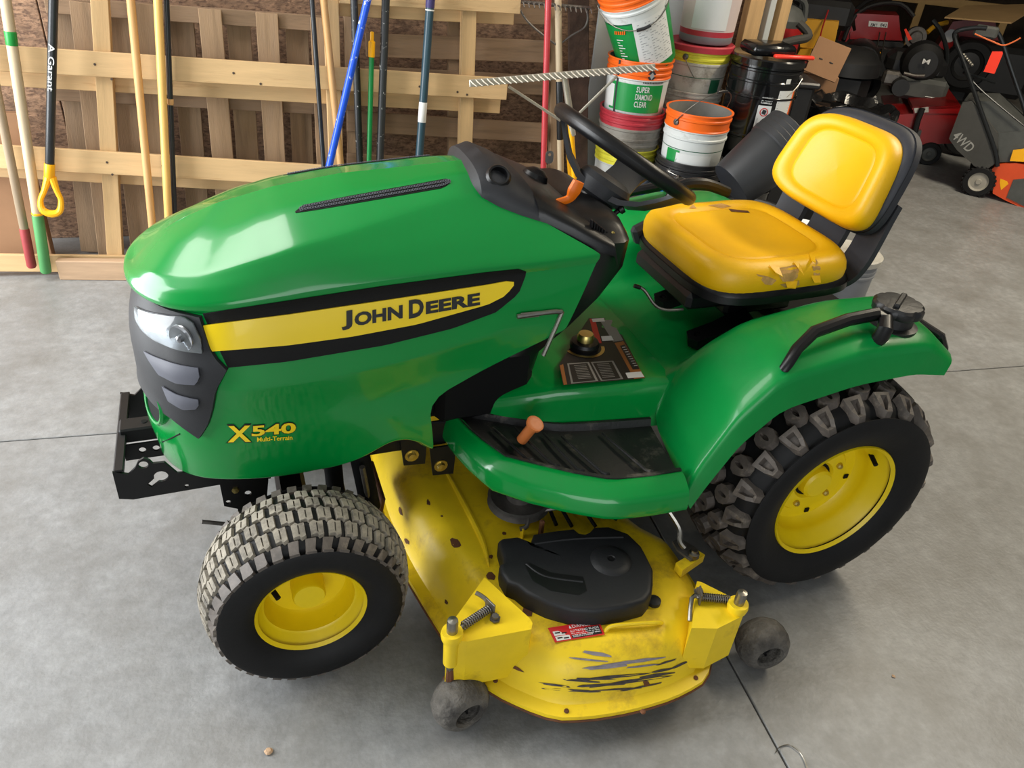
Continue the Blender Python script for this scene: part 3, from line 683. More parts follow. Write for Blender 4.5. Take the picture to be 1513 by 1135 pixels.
def flap(pxs, lift):
    pts = [ccast(p, o) for p, o in zip(pxs, lift)]
    if all(pts): O('torn_flap', (pts+[p+Vector((0, 0, .002)) for p in pts], [tuple(range(len(pts))), tuple(range(len(pts), 2*len(pts)))[::-1]]+[(i, (i+1) % len(pts), (i+1) % len(pts)+len(pts), i+len(pts)) for i in range(len(pts))]), 'seat_yellow', cush, 0)
flap([(1136, 393), (1150, 396), (1152, 408), (1143, 404)], (.001, .002, .012, .008)); flap([(1172, 388), (1180, 390), (1182, 405), (1176, 398)], (.001, .002, .014, .01))
flap([(1195, 376), (1203, 380), (1200, 392), (1196, 388)], (.001, .002, .014, .008)); flap([(1160, 417), (1178, 416), (1172, 424), (1160, 423)], (.001, .001, .010, .01))
flap([(1198, 408), (1211, 408), (1209, 416), (1200, 416)], (.001, .001, .01, .01)); flap([(1062, 290), (1076, 288), (1070, 298), (1062, 300)], (.004, .006, .014, .006))
flap([(1004, 298), (1016, 296), (1020, 304), (1008, 306)], (.001, .010, .010, .001))
# seat mount
SB = O('seat_mount', join(box((-.10, 0, .70), (.34, .30, .05), .012), box((-.02, 0, .665), (.22, .26, .06), .01)), 'black_plastic', SEAT)
for px, yy in (((985, 437), .02), ((1035, 493), -.17)):
    q = at(px, y=yy)
    ear = plate([(-.05, -.028), (.03, -.03), (.12, -.05), (.14, .05), (.03, .03), (-.05, .028), (-.062, 0)], [circ(-.035, 0, .010, 10)], .028)
    e = O('mount_ear', xf(ear, T(q.x+.03, q.y, q.z-.02)@R(-14, 'Y')), 'black_plastic', SB, 30)
    O('ear_bolt', xf(lathe([(0, .004), (.009, .003), (.010, -.006)], 8), T(q.x-.004, q.y, q.z-.006)), 'matte_black', SB)
lp = [at(p, y=y) for p, y in (((941, 422), -.02), ((953, 430), -.03), ((968, 451), -.06), ((985, 458), -.08), ((1010, 457), -.10))]
O('seat_slide_lever', tube(lp, .0045, 8, 5), 'steel', SB); O('lever_tip', tube([lp[0]-Vector((.008, 0, .0)), lp[0]+(lp[1]-lp[0])*.4], .006, 8), 'black_plastic', SB)
# far armrest / lap bar shapes right of the steering wheel
ap = [at(p, y=.24) for p in ((955, 335), (985, 298), (1005, 275), (1040, 272), (1075, 284))]
O('control_lever', tube(ap, [.018, .014, .016, .018, .016], 10, 5), 'black_plastic', TR)
O('lever_guard', xf(box((0, 0, 0), (.09, .035, .06), .012), Matrix.Translation(at((955, 340), y=.20))@R(-25, 'Y')), 'grey_plastic', TR)
# ---- wheels (axis along y; outward = -y on the near side)
def ywheel(c, prof, n=48, st=0): # profile (r, out)
    return xf(lathe(prof, n), Matrix.Translation(c)@R(st, 'Z')@R(90, 'X'))
def tyre_prof(Rc, hw, bead, bw, crown, bulge):
    p = [(bead, bw), (bead+.004, bw+.008), (lerp(bead, Rc, .25), hw*.97), (lerp(bead, Rc, .5), hw+bulge), (lerp(bead, Rc, .75), hw*.985), (Rc-crown*1.5, hw*.90), (Rc-crown*.7, hw*.75), (Rc-crown*.25, hw*.45), (Rc, 0)]
    sm = smoothpath([Vector((r, w, 0)) for r, w in p], 4); h = [(v.x, v.y) for v in sm]
    return h+[(r, -w) for r, w in h[::-1][1:]]
def rad_at(prof, w):
    best = [r for r, ww in prof if ww >= 0]; ws = [ww for r, ww in prof if ww >= 0]
    k = max(range(len(ws)), key=lambda i: ws[i]); seq = sorted(zip(ws[k:], best[k:])); return interp([a for a, b in seq], [b for a, b in seq], abs(w))
def lug(prof, th, w, shape, h, slot=None, tilt=0):
    """raised block: shape = [(tangential m, across m)] on the tyre at angle th, offset w"""
    def P(tx, ww, hh):
        r = rad_at(prof, ww)+hh; a = th+tx/.3; return Vector((r*math.cos(a), r*math.sin(a), ww))
    n = len(shape); base = [P(x, w+y, -.006) for x, y in shape]; top = [P(x*.86, w+y*.88, h) for x, y in shape]
    V = base+top; F = [(i, (i+1) % n, n+(i+1) % n, n+i) for i in range(n)]
    if slot:
        V += [P(x*slot[0], w+y*slot[1]+slot[2], h) for x, y in shape]+[P(x*slot[0], w+y*slot[1]+slot[2], h*.25) for x, y in shape]
        F += [(n+i, n+(i+1) % n, 2*n+(i+1) % n, 2*n+i) for i in range(n)]+[(2*n+i, 2*n+(i+1) % n, 3*n+(i+1) % n, 3*n+i) for i in range(n)]+[tuple(3*n+i for i in range(n))]
    else: F.append(tuple(n+i for i in range(n)))
    return V, F
FP = tyre_prof(.222, .104, .116, .078, .030, .003)
RP = tyre_prof(.305, .150, .172, .122, .030, .004)
def wheel_rear(s):
    c = Vector((0, s*.448, .327)); fl_ = R(0 if s < 0 else 180, 'Z'); mx = Matrix.Translation(c)@fl_@R(90, 'X')
    t = O('rear_tyre', xf(lathe(RP, 64), mx), 'tyre', TR, 50)
    parts = []; N = 22
    tri = [(-.011, .027), (-.022, .006), (-.027, -.026), (.027, -.026), (.022, .006), (.011, .027)]; ov = [(.030*math.cos(a), .026*math.sin(a)) for a in [2*math.pi*i/10 for i in range(10)]]
    for k in range(N):
        a = 2*math.pi*k/N
        for sg in (1, -1):
            ph = 0 if sg > 0 else math.pi/N
            parts.append(lug(RP, a+ph, sg*.118, [(x, y*sg) for x, y in tri], .023, (.38, .5, 0)))
            parts.append(lug(RP, a+ph+math.pi/N, sg*.070, ov, .021, (.18, .55, 0)))
        parts.append(lug(RP, a+math.pi/N*.5, .018, ov, .021, (.18, .55, 0)))
        parts.append(lug(RP, a-math.pi/N*.5, -.022, ov, .021, (.18, .55, 0)))
    O('tread', xf(join(*parts), mx), 'lug_worn', t, 30, 'stuff')
    rim = O('rim', xf(lathe([(.168, .128), (.176, .136), (.178, .130), (.172, .118), (.160, .108), (.156, .095), (.148, .088), (.145, .07), (.143, .052), (.132, .040), (.105, .038), (.10, .044), (.06, .046), (.054, .038), (.045, .038), (.043, .062), (.036, .068), (0, .068)], 56), mx), 'rim_yellow', t, 40)
    for k in range(5):
        a = 2*math.pi*k/5+.5; O('wheel_bolt', xf(lathe([(.009, .04), (.009, .052), (.006, .056), (0, .056)], 6), mx@T(.078*math.cos(a), .078*math.sin(a), 0)), 'zinc', t, 0)
        a += .63; O('rim_slot', xf(box((0, 0, .042), (.014, .014, .004), .001), mx@T(.117*math.cos(a), .117*math.sin(a), -.0005)), 'matte_black', t, 0)
    a = math.radians(40); O('hub_gap', xf(lathe([(.0535, .0395), (.0455, .0395)], 24), mx), 'matte_black', t); O('valve_stem', xf(rod((.150*math.cos(a), .150*math.sin(a), .085), (.138*math.cos(a), .138*math.sin(a), .118), .006), mx), 'matte_black', t)
    return t
def wheel_front(s, st):
    c = Vector((-1.30, s*.402, .2295)); mx = Matrix.Translation(c)@R(st, 'Z')@R(0 if s < 0 else 180, 'Z')@R(90, 'X')
    t = O('front_tyre', xf(lathe(FP, 56), mx), 'tyre', TR, 50); parts = []; sh_ = []; N = 37
    blk = [(-.0155, .0135), (-.004, .0165), (.0005, .0125), (.0150, .0140), (.0165, -.012), (.006, -.0165), (0, -.0125), (-.0145, -.0135)]
    for k in range(N):
        a = 2*math.pi*k/N
        for j, w in enumerate((-.054, -.018, .018, .054)): parts.append(lug(FP, a+(j % 2)*math.pi/N, w, [(x*1.30, y*1.20) for x, y in blk], .0075, (.10, .62, 0)))
        for sg in (1, -1): sh_.append(lug(FP, a+(0 if sg > 0 else math.pi/N), sg*.088, [(x, y*sg) for x, y in [(-.019, .016), (-.018, 0), (-.022, -.016), (.013, -.016), (.017, 0), (.015, .016)]], .006))
    O('tread', xf(join(*parts), mx), 'tread_dusty', t, 30, 'stuff'); O('shoulder_tread', xf(join(*sh_), mx), 'lug_worn', t, 30, 'stuff')
    O('rim', xf(lathe([(.112, .080), (.119, .087), (.121, .081), (.116, .072), (.108, .066), (.104, .056), (.098, .052), (.094, .010), (.086, .0), (.05, -.006), (.037, -.004), (.036, .038), (.033, .043), (.0, .043)], 48), mx), 'rim_yellow', t, 40)
    a = math.radians(150); O('valve_stem', xf(rod((.092*math.cos(a), .092*math.sin(a), .03), (.075*math.cos(a), .075*math.sin(a), .062), .006), mx), 'matte_black', t)
    return t
for s in (-1, 1): wheel_rear(s); wheel_front(s, 0)
# ================================================================== MOWER DECK (part of the tractor)
def dk(cx, cy): return (560+cx/2.44, 680+cy/2.44)
near = [(-1.075, 0), (-1.075, -.12), (-1.055, -.30), (-1.025, -.457), (-.995, -.60), (-.945, -.70), (-.845, -.792), (-.76, -.815), (-.66, -.826), (-.56, -.825), (-.465, -.808), (-.425, -.765), (-.375, -.70), (-.34, -.60), (-.335, -.45), (-.40, -.36), (-.43, -.2), (-.43, 0)]
nl = [Vector((x, y, 0)) for x, y in near]
nl = [P3(chaikin(nl, 1, .2), i/60) for i in range(61)]
outl = nl+[Vector((v.x, -v.y, 0)) for v in nl[::-1]][1:-1]
def inset_loop(l, d, z):
    n = len(l); out = []
    for i in range(n):
        t = (l[(i+2) % n]-l[i-2]).normalized(); nn = Vector((t.y, -t.x, 0))
        out.append(l[i]-nn*d*(-1 if DS < 0 else 1)+Vector((0, 0, z)))
    return out
DS = 1
a_ = sum(outl[i].x*outl[(i+1) % len(outl)].y-outl[(i+1) % len(outl)].x*outl[i].y for i in range(len(outl)))
DS = 1 if a_ > 0 else -1
def ztop(v):
    k = max(0, min(1, (-.86-v.x)/.06)); f = max(0, min(1, (v.y+.62)/.10)); r = .018*k*k*(3-2*k)*f
    return r
rows = [inset_loop(outl, .004, .070), inset_loop(outl, -.002, .078), inset_loop(outl, 0, .090), inset_loop(outl, .010, .093), inset_loop(outl, .026, .096), inset_loop(outl, .032, .104), inset_loop(outl, .040, .135), inset_loop(outl, .052, .165), inset_loop(outl, .070, .190), inset_loop(outl, .092, .204), inset_loop(outl, .115, .210)]
for r in rows[-4:]:
    for v in r: v.z += ztop(v)*(1 if v.z > .19 else .5)
cen = Vector((-.73, 0, .21))
for k in (.75, .5, .25, .02): rows.append([Vector((lerp(cen.x, v.x, k), v.y*(.95 if k > .6 else .8 if k > .4 else .4 if k > .1 else .01), .21+ztop(Vector((lerp(cen.x, v.x, k), v.y, 0))))) for v in rows[10]])
DV = grid(rows, True)
deck = O('mower_deck', DV, 'deck_yellow', TR, 40)
O('deck_edge', tube(rows[1]+[rows[1][0]], .0035, 6, cap=False), 'rust', deck)
DB = BVHTree.FromPolygons(DV[0], DV[1])
def dcast(px, off=.001):
    d = ray(px).normalized(); h = DB.ray_cast(CAM, d)
    if h[0] is None: return at(px, z=.21+off)
    n = h[1]; return h[0]+(n if n.dot(d) < 0 else -n)*off
# channel at the front of the deck top
gp = [dcast(p, .002) for p in ((657, 694), (685, 745), (712, 800), (722, 838))]
O('top_crease', tube(gp, [.004, .008, .008, .002], 8, 4), 'deck_yellow', deck)
# rust spots and scrapes
def spot(px, r, m='rust', sx=1, ang=0, off=.0012):
    n = 11; pts = []
    for i in range(n):
        a = 2*math.pi*i/n; rr = r*random.uniform(.65, 1.1); x, y = rr*math.cos(a)*sx, rr*math.sin(a)
        pts.append(dcast((px[0]+x*math.cos(ang)-y*math.sin(ang), px[1]+x*math.sin(ang)+y*math.cos(ang)), off))
    O('rust_spot' if m == 'rust' else 'scrape', (pts+[dcast(px, off)], [(i, (i+1) % n, n) for i in range(n)]), m, deck, 0)
for p, r, sx, an in (((673, 803), 7, 1.4, .8), ((725, 823), 3.5, 1, 0), ((725, 852), 6, 1.3, .4), ((780, 904), 7, 1.5, .5), ((633, 743), 3, 1.8, 1.3), ((653, 763), 2, 1, 0), ((745, 789), 3, 1.2, 0), ((602, 800), 3, 2, 1), ((592, 755), 3, 3, 1.3), ((955, 1010), 5, 1.2, .2), ((660, 890), 2.5, 2, 1)): spot(p, r, 'rust', sx, an)
mat('scrape_dark', (74, 68, 66), .55, metal=.3, var=.4, vscale=60)
mat('scrape_grey', (130, 124, 130), .5, var=.3, vscale=40)
for px, L_, w_, an, m_ in (((880, 966), 26, 3, .14, 'scrape_grey'), ((930, 978), 44, 2.6, -.12, 'scrape_grey'), ((900, 985), 40, 3, -.08, 'scrape_grey'), ((960, 974), 30, 2.2, -.1, 'scrape_grey'), ((905, 1000), 55, 2.4, -.10, 'scrape_dark'), ((930, 1007), 60, 3, -.14, 'scrape_dark'), ((890, 1012), 42, 2.2, -.05, 'scrape_dark'), ((860, 1006), 36, 2, .08, 'scrape_dark'), ((970, 997), 30, 2.5, -.15, 'scrape_dark'), ((980, 990), 22, 2, -.2, 'scrape_dark'), ((850, 1020), 50, 2, .06, 'scrape_dark'), ((870, 975), 30, 1.6, .1, 'scrape_grey'), ((950, 984), 36, 1.6, -.12, 'scrape_grey'), ((820, 1012), 24, 1.8, .15, 'scrape_dark'), ((915, 1018), 46, 1.6, -.06, 'scrape_dark'), ((950, 1014), 34, 1.8, -.2, 'scrape_dark'), ((880, 1003), 40, 1.5, .02, 'scrape_dark'), ((985, 978), 18, 1.6, -.3, 'scrape_dark'), ((760, 985), 20, 3, .5, 'rust'), ((730, 958), 10, 4, .9, 'rust'), ((1005, 982), 16, 2, -.4, 'scrape_dark')):
    spot(px, w_, m_, L_/w_, an)
for p in ((732, 1006), (837, 1051), (1028, 1002), (950, 1052)): O('flange_bolt', xf(lathe([(0, .004), (.005, .003), (.006, 0)], 8), basis(dcast(p, 0), (0, 0, 1))), 'rust', deck)
# plastic belt cover
co = [dk(*p) for p in ((430, 290), (440, 282), (492, 276), (515, 300), (545, 296), (556, 266), (630, 254), (702, 246), (722, 262), (745, 266), (765, 258), (780, 240), (832, 238), (900, 262), (948, 308), (968, 345), (990, 390), (990, 440), (985, 480), (962, 508), (890, 528), (780, 545), (700, 540), (610, 515), (530, 478), (495, 450), (462, 440), (438, 405), (434, 378), (448, 372), (445, 345))]
CT = [at(p, z=.262) for p in co]
cc = sum(CT, Vector())/len(CT)
rws = [[v+Vector((0, 0, -.052)) for v in CT], [v+Vector((0, 0, -.010)) for v in CT]]
for k, z in ((.985, -.003), (.965, 0), (.93, .001), (.80, .002)): rws.append([cc+(v-cc)*k+Vector((0, 0, z)) for v in CT])
rws.append([cc+Vector((0, 0, .002)) for v in CT])
cover = O('belt_cover', grid(rws, True), 'cover_black', deck, 35)
hc = at(dk(835, 362), z=.264)
O('cover_dome', xf(lathe([(.052, -.004), (.046, .003), (.030, .007), (.010, .008), (.007, .004), (0, .003)], 28), T(*hc)), 'cover_black', cover, 50)
O('dome_hole', xf(lathe([(.006, .0085), (0, .0087)], 12), T(*hc)), 'matte_black', cover)
for pts in (((560, 302), (700, 285), (880, 278)), ((530, 375), (600, 420), (735, 440))): O('cover_rib', tube([at(dk(*p), z=.2635) for p in pts], .0035, 6, 5), 'cover_black', cover)
O('cover_panel', ([at(dk(*p), z=.2650) for p in ((525, 375), (545, 372), (620, 405), (735, 420), (750, 470), (720, 486), (620, 470), (555, 435))], [tuple(range(8))]), 'black_plastic', cover, 0)
for p in ((500, 480), (990, 515)):
    q = dcast(dk(*p), 0); O('cover_tab', xf(lathe([(.016, 0), (.016, .010), (.006, .013), (0, .013)], 14), T(*q)), 'cover_black', cover)
# pulley, belt rods, lift links
pu = at((767, 738), z=.255)
pl_ = O('pulley', xf(lathe([(.0, -.012), (.075, -.012), (.082, -.008), (.068, 0), (.068, .004), (.082, .012), (.075, .015), (.05, .008), (.034, .010), (.034, .028), (0, .028)], 36), T(*pu)), 'dull_steel', deck)
O('pulley_hub', xf(lathe([(.034, .01), (.03, .034), (.012, .036), (.012, .046), (0, .046)], 20), T(*pu)), 'black_steel', pl_)
lk = [at(p, z=z) for p, z in (((768, 782), .235), ((778, 778), .24), ((782, 762), .255), ((795, 755), .26), ((835, 748), .27), ((900, 730), .30))]
O('lift_rod', tube(lk, .006, 8, 4), 'dull_steel', deck)
O('rod_tab', xf(plate(rrect(.014, .05, .006), [], .004), basis(at((770, 792), z=.215), (1, .2, 0), (0, 1, 0))), 'deck_yellow', deck)
O('rod_tab', xf(box((0, 0, 0), (.012, .012, .05), .003), T(*at((800, 780), z=.235))), 'rust', deck)
for a, b in (((822, 776), (812, 752)), ((845, 778), (830, 752)), ((880, 778), (862, 752)), ((912, 768), (880, 748))): O('belt', rod(at(a, z=.235), at(b, z=.245), .005), 'matte_black', deck)
rk = [at(p, z=z) for p, z in (((978, 740), .33), ((1003, 778), .28), ((1005, 800), .255), ((1012, 810), .245))]
O('rear_lift_link', tube(rk, .0075, 8, 4), 'steel', deck)
lk2 = [at(p, z=.235) for p in ((993, 802), (1005, 798), (1028, 812), (1032, 826), (1020, 830), (1000, 815))]
O('link_plate', sheet([[v+Vector((0, 0, .006)) for v in lk2[:3]], [v+Vector((0, 0, .006)) for v in lk2[:2:-1]]], [lk2[:3], lk2[:2:-1]]), 'dull_steel', deck, 0)
O('link_bolt', xf(lathe([(.014, 0), (.014, .012), (.008, .014), (.008, .022), (0, .022)], 8), T(*at((1024, 822), z=.238))), 'steel', deck)
b4 = [at(p, z=.228) for p in ((998, 834), (1030, 815), (1041, 822), (1008, 845))]
O('lift_tab', sheet([[b4[0]+Vector((0, 0, .005)), b4[1]+Vector((0, 0, .005))], [b4[3]+Vector((0, 0, .005)), b4[2]+Vector((0, 0, .005))]], [[b4[0]-Vector((0, 0, .02)), b4[1]-Vector((0, 0, .02))], [b4[3]-Vector((0, 0, .02)), b4[2]-Vector((0, 0, .02))]]), 'deck_yellow', deck, 0)
fr = [at(p, z=z) for p, z in (((535, 690), .40), ((545, 740), .28), ((556, 765), .22))]
O('front_link', tube(fr, .007, 8), 'dull_steel', deck)
O('baffle_plate', xf(box((0, 0, 0), (.012, .16, .07), .003), T(-1.085, -.10, .20)@R(10, 'Y')), 'rust', deck)
O('front_hook', xf(box((0, 0, 0), (.05, .05, .02), .005), T(-1.10, -.17, .165)), 'deck_yellow', deck)
# warning decal
wq = [dcast(p, .0045) for p in ((809, 930), (884, 918), (893, 939), (820, 951))]
def quadsheet(q, m, name, par): return O(name, (q, [(0, 1, 2, 3)]), m, par, 0)
def inq(u0, v0, u1, v1, off):
    def P(u, v): a, b = wq[0].lerp(wq[1], u), wq[3].lerp(wq[2], u); return a.lerp(b, v)+Vector((0, 0, off))
    return [P(u0, v0), P(u1, v0), P(u1, v1), P(u0, v1)]
wd_ = quadsheet(wq, 'decal_red', 'danger_decal', deck)
quadsheet(inq(.36, .36, .96, .92, .0006), 'decal_black', 'decal_field', wd_); quadsheet(inq(.05, .30, .33, .60, .0006), 'decal_white', 'pictogram', wd_); quadsheet(inq(.05, .64, .33, .93, .0006), 'decal_white', 'pictogram', wd_)
def wtext(s, u0, v0, u1, v1, m, bold=.01):
    V, F = textfit(s, 1, 1, bold); q = inq(u0, v0, u1, v1, .0012)
    O('lettering', ([q[3].lerp(q[2], v.x).lerp(q[0].lerp(q[1], v.x), v.y) for v in V], F), m, wd_, 0)
wtext('DANGER', .45, .08, .88, .28, 'decal_white'); wtext('ROTATING BLADE', .38, .40, .94, .54, 'decal_white', .02)
wtext('Do not put hands or feet', .38, .58, .94, .68, 'decal_white', .02); wtext('under or into mower when', .38, .69, .94, .79, 'decal_white', .02); wtext('engine is running', .38, .80, .78, .90, 'decal_white', .02)
for k in (.31, .65):
    for a, b in ((.08, .02), (.20, .08)): quadsheet(inq(a, k+b+.06, a+.10, k+b+.14, .0012), 'decal_black', 'pictogram_mark', wd_)
tri = inq(.38, .08, .43, .28, .0012); O('warning_triangle', ([tri[3], tri[2], (tri[0]+tri[1])/2], [(0, 1, 2)]), 'decal_white', wd_, 0)
hb = [dcast(dk(*p), o) for p, o in (((818, 618), 0), ((835, 612), .012), ((920, 605), .014), ((1000, 595), .012), ((1015, 590), 0))]
O('deck_handle', tube(hb, [.007, .008, .007, .008, .007], 8, 4, squash=(0, 0, 1)), 'deck_yellow', deck)
# gauge wheels
def gauge(name, top_px, wheel_c, plate_px, spring_px, zt):
    pt = [at(p, z=zt) for p in plate_px]; n = len(pt)
    br = O('gauge_bracket', ([v for v in pt]+[v-Vector((0, 0, zt-.11)) for v in pt], [tuple(range(n)), tuple(range(n, 2*n))[::-1]]+[(i, (i+1) % n, n+(i+1) % n, n+i) for i in range(n)]), 'deck_yellow', deck, 0)
    tp = at(top_px, z=zt+.055)
    O('spindle_sleeve', xf(lathe([(.012, .022), (.022, .022), (.024, .012), (.022, 0), (.017, -.005), (.016, -.080), (.009, -.080)], 20), T(tp.x, tp.y, zt)), 'deck_yellow', deck)
    O('spindle', xf(lathe([(0, .058), (.011, .056), (.012, .05), (.012, -.06), (.010, -.10), (.010, wheel_c.z-zt+.0), (0, wheel_c.z-zt)], 16), T(tp.x, tp.y, zt)), 'steel', deck)
    O('spindle_arm', tube([Vector((tp.x, tp.y, zt-.09)), Vector((tp.x, tp.y, wheel_c.z+.045)), Vector((lerp(tp.x, wheel_c.x, .2), wheel_c.y+.055*(1 if tp.y > wheel_c.y else 1), wheel_c.z+.01)), Vector((wheel_c.x, wheel_c.y+.03, wheel_c.z))], .010, 8, 3), 'rust', deck)
    mx = Matrix.Translation(wheel_c)@R(GA, 'Z')@R(90, 'X')
    w = O('gauge_wheel', xf(lathe([(.030, .036), (.034, .043), (.048, .040), (.060, .026), (.065, .010), (.065, -.010), (.060, -.026), (.048, -.040), (.034, -.043), (.030, -.036), (.029, 0), (.030, .036)], 40), mx), 'gauge_tyre', deck, 50)
    O('wheel_core', xf(lathe([(.0, .020), (.012, .022), (.016, .012), (.031, .010), (.031, -.010), (0, -.012)], 24), mx), 'matte_black', deck)
    for k in range(5):
        a = 2*math.pi*k/5; O('core_spoke', xf(box((.021, 0, .012), (.022, .006, .016), .002), mx@R(72*k, 'Z')), 'black_plastic', deck)
    a, b = [at(p, z=zt+.014) for p in spring_px[:2]]
    d = (b-a); L = d.length; hm = basis(a, d)
    O('coil_spring', xf(tube([(.0085*math.cos(t), .0085*math.sin(t), L*t/(2*math.pi*13)) for t in [2*math.pi*i/10 for i in range(131)]], .0017, 6), hm), 'dull_steel', deck)
    pp = [a-d*.1, b, b+d.normalized()*.012]+[at(p, z=zt+h) for p, h in spring_px[2:]]
    O('lock_pin', tube(pp, .0052, 8, 2), 'steel', deck)
    bb_ = basis(b+d.normalized()*.004, d)
    O('pin_bracket', xf(box((0, -.004, 0), (.030, .034, .004), .001), bb_), 'dull_steel', deck)
    O('bracket_nut', xf(lathe([(.012, 0), (.012, .004), (.008, .004), (.008, .012), (0, .012)], 6), T(*(b+d.cross(Vector((0, 0, 1))).normalized()*.022-Vector((0, 0, .012))))), 'dull_steel', deck, 0)
GA = 12
gauge('near_front', (669, 917), at((680, 1036), z=.068), ((716, 853), (783, 914), (787, 921), (785, 930), (690, 948), (660, 946), (664, 925)), ((684, 925), (722, 900), ((727, 898), .016), ((716, 884), .022), ((703, 876), .026)), .262)
GA = -8
gauge('near_rear', (1097, 876), at((1126, 950), z=.075), ((1030, 859), (1036, 860), (1084, 884), (1104, 890), (1098, 910), (1060, 929), (1022, 928)), ((1079, 886), (1036, 882), ((1030, 881), .014), ((1022, 884), .012), ((1019, 918), -.01)), .250)
# ================================================================== PALLETS AND TOOLS BY THE WALL
mat('pine', (206, 172, 124), .65, rand=.1, var=.12, vscale=3, stretch=(.8, 9, 9), bump=.08, bscale=25, dirt=(176, 132, 84), dscale=2.5, dthr=(.6, .75))
mat('pine_post', (202, 168, 120), .65, rand=.12, var=.16, vscale=3, stretch=(.8, 9, 9), bump=.08, bscale=25)
mat('old_wood', (158, 130, 100), .8, rand=.3, var=.3, vscale=3, stretch=(.9, 11, 11), bump=.15, bscale=25, dirt=(136, 114, 92), dscale=3, dthr=(.5, .75))
mat('old_wood_b', (142, 116, 90), .8, rand=.25, var=.3, vscale=3, stretch=(.9, 11, 11), bump=.15, bscale=25, dirt=(122, 102, 84), dscale=3, dthr=(.5, .75))
mat('nail', (70, 55, 45), .6)
mat('bark', (70, 52, 42), .9, var=.5, vscale=12, bump=.5, bscale=25)
mat('drywall', (188, 192, 190), .7, var=.03)
mat('plank_grey', (176, 146, 116), .75, var=.15, vscale=4, stretch=(.8, 9, 9), bump=.1)
TAU = math.radians(6)
LU = Vector((0, 0, 1))*math.cos(TAU)-EN*math.sin(TAU); LN = EN*math.cos(TAU)+Vector((0, 0, 1))*math.sin(TAU)
LB = Vector((-2.2, 1.885, 0))
def lp(px, off): return atp(px, LB+LN*off, LN)
def board(p0, p1, w, th, n=LN, b=.002):     # box from p0 to p1 (centre line of its back face), width w, thickness th along n
    d = (p1-p0); L = d.length; d = d/L; s = n.cross(d).normalized(); c = (p0+p1)/2+n*th/2
    mx = Matrix(((d.x, s.x, n.x, c.x), (d.y, s.y, n.y, c.y), (d.z, s.z, n.z, c.z), (0, 0, 0, 1)))
    return mx, (L, w, th)
def bobj(name, px0, px1, off, w, th, m, parent, ext=(0, 0)):
    a, b = lp(px0, off), lp(px1, off); d = (b-a).normalized(); a = a-d*ext[0]; b = b+d*ext[1]
    if a.z < .012 and abs(d.z) > .5: a = a+d*((.012-a.z)/d.z)
    if b.z < .012 and abs(d.z) > .5: b = b-d*((.012-b.z)/-d.z) if d.z < 0 else b
    mx, s = board(a, b, w, th); o = O(name, box((0, 0, 0), s, .002), m, parent, 0)
    if parent: o.matrix_parent_inverse = parent.matrix_world.inverted()
    o.matrix_basis = mx
    for k in range(0):
        pass
    return o
bpy.context.view_layer.update()
CR = empty('pine_crate_panel', lp((150, 380), 0)*1, 'long panel of fresh pale pine boards leaning against the wall', 'pallet')
CR.location.z = 0; bpy.context.view_layer.update()
for a, b, w in (((-70, 81), (748, 131), .092), ((-70, 226), (640, 268), .092), ((-70, 386), (330, 390), .075), ((500, -14), (768, 3), .092)):
    bobj('rail', a, b, .046, w, .020, 'pine', CR)
for a, b in (((-70, 104), (738, 152)), ((-70, 240), (640, 283)), ((500, 6), (758, 20))):
    bobj('back_rail', a, b, -.022, .088, .020, 'pine', CR)
for a, b in (((148, -30), (172, 372)), ((692, -30), (683, 300)), ((487, -30), (498, 300))):
    bobj('post', b, a, 0, .062, .044, 'pine_post', CR, (.12, .3))
# nail heads on the front rails
for p in ((20, 104), (140, 95), (165, 117), (345, 108), (240, 245), (158, 240), (385, 124), (620, 128), (676, 136), (690, 140), (166, 258)):
    q = lp(p, .067); o = O('nail', xf(lathe([(0, .0012), (.0045, .001), (.005, 0)], 8), basis(q, LN)), 'nail', CR, 0); o.matrix_parent_inverse = CR.matrix_world.inverted()
OP = empty('slatted_pallet', lp((280, 350), -.10), 'weathered brown pallet with upright slats behind the pine panel', 'pallet'); OP.location.z = 0; bpy.context.view_layer.update()
for a, b in (((122, 3), (162, 372)), ((211, 5), (246, 345)), ((310, 13), (338, 330)), ((394, 19), (412, 330)), ((474, 26), (486, 330))):
    bobj('front_slat', b, a, -.075, .088, .017, 'old_wood', OP, (.18, 0))
for a, b in (((98, 15), (138, 372)), ((172, 15), (208, 345)), ((268, 22), (295, 335)), ((352, 28), (373, 330)), ((438, 34), (452, 330))):
    bobj('back_slat', b, a, -.150, .095, .017, 'old_wood', OP, (.18, 0))
for a, b in (((70, 6), (500, 36)), ((70, 134), (500, 158)), ((70, 250), (500, 275))):
    bobj('stringer', a, b, -.125, .06, .045, 'old_wood_b', OP)
PB = empty('grey_pallet', lp((650, 300), -.10), 'grey-brown pallet with level slats between dark teal and red poles', 'pallet'); PB.location.z = 0; bpy.context.view_layer.update()
for a, b, w in (((540, 66), (806, 76), .095), ((540, 112), (806, 126), .085), ((512, 178), (806, 196), .09), ((512, 240), (806, 256), .09), ((520, 10), (806, 22), .08)):
    bobj('slat', a, b, -.085, w, .018, 'old_wood_b', PB)
for a, b in (((668, -5), (668, 300)), ((515, -5), (522, 300)), ((818, 10), (816, 300))):
    bobj('stringer', b, a, -.128, .05, .042, 'old_wood', PB)
plk = O('loose_plank', box((0, 0, 0), (.33, .038, .088), .003), 'plank_grey', None, 0)
q = at((90, 414), z=0); q2 = at((195, 415), z=0); dd = (q2-q).normalized(); plk.matrix_world = Matrix.Translation(q+dd*.165+Vector((0, .019, .044)))@Matrix.Rotation(math.atan2(dd.y, dd.x), 4, 'Z')
tag(plk, 'loose board lying on the floor against the pine panel', 'plank')
tl = Vector((0, 0, 0))
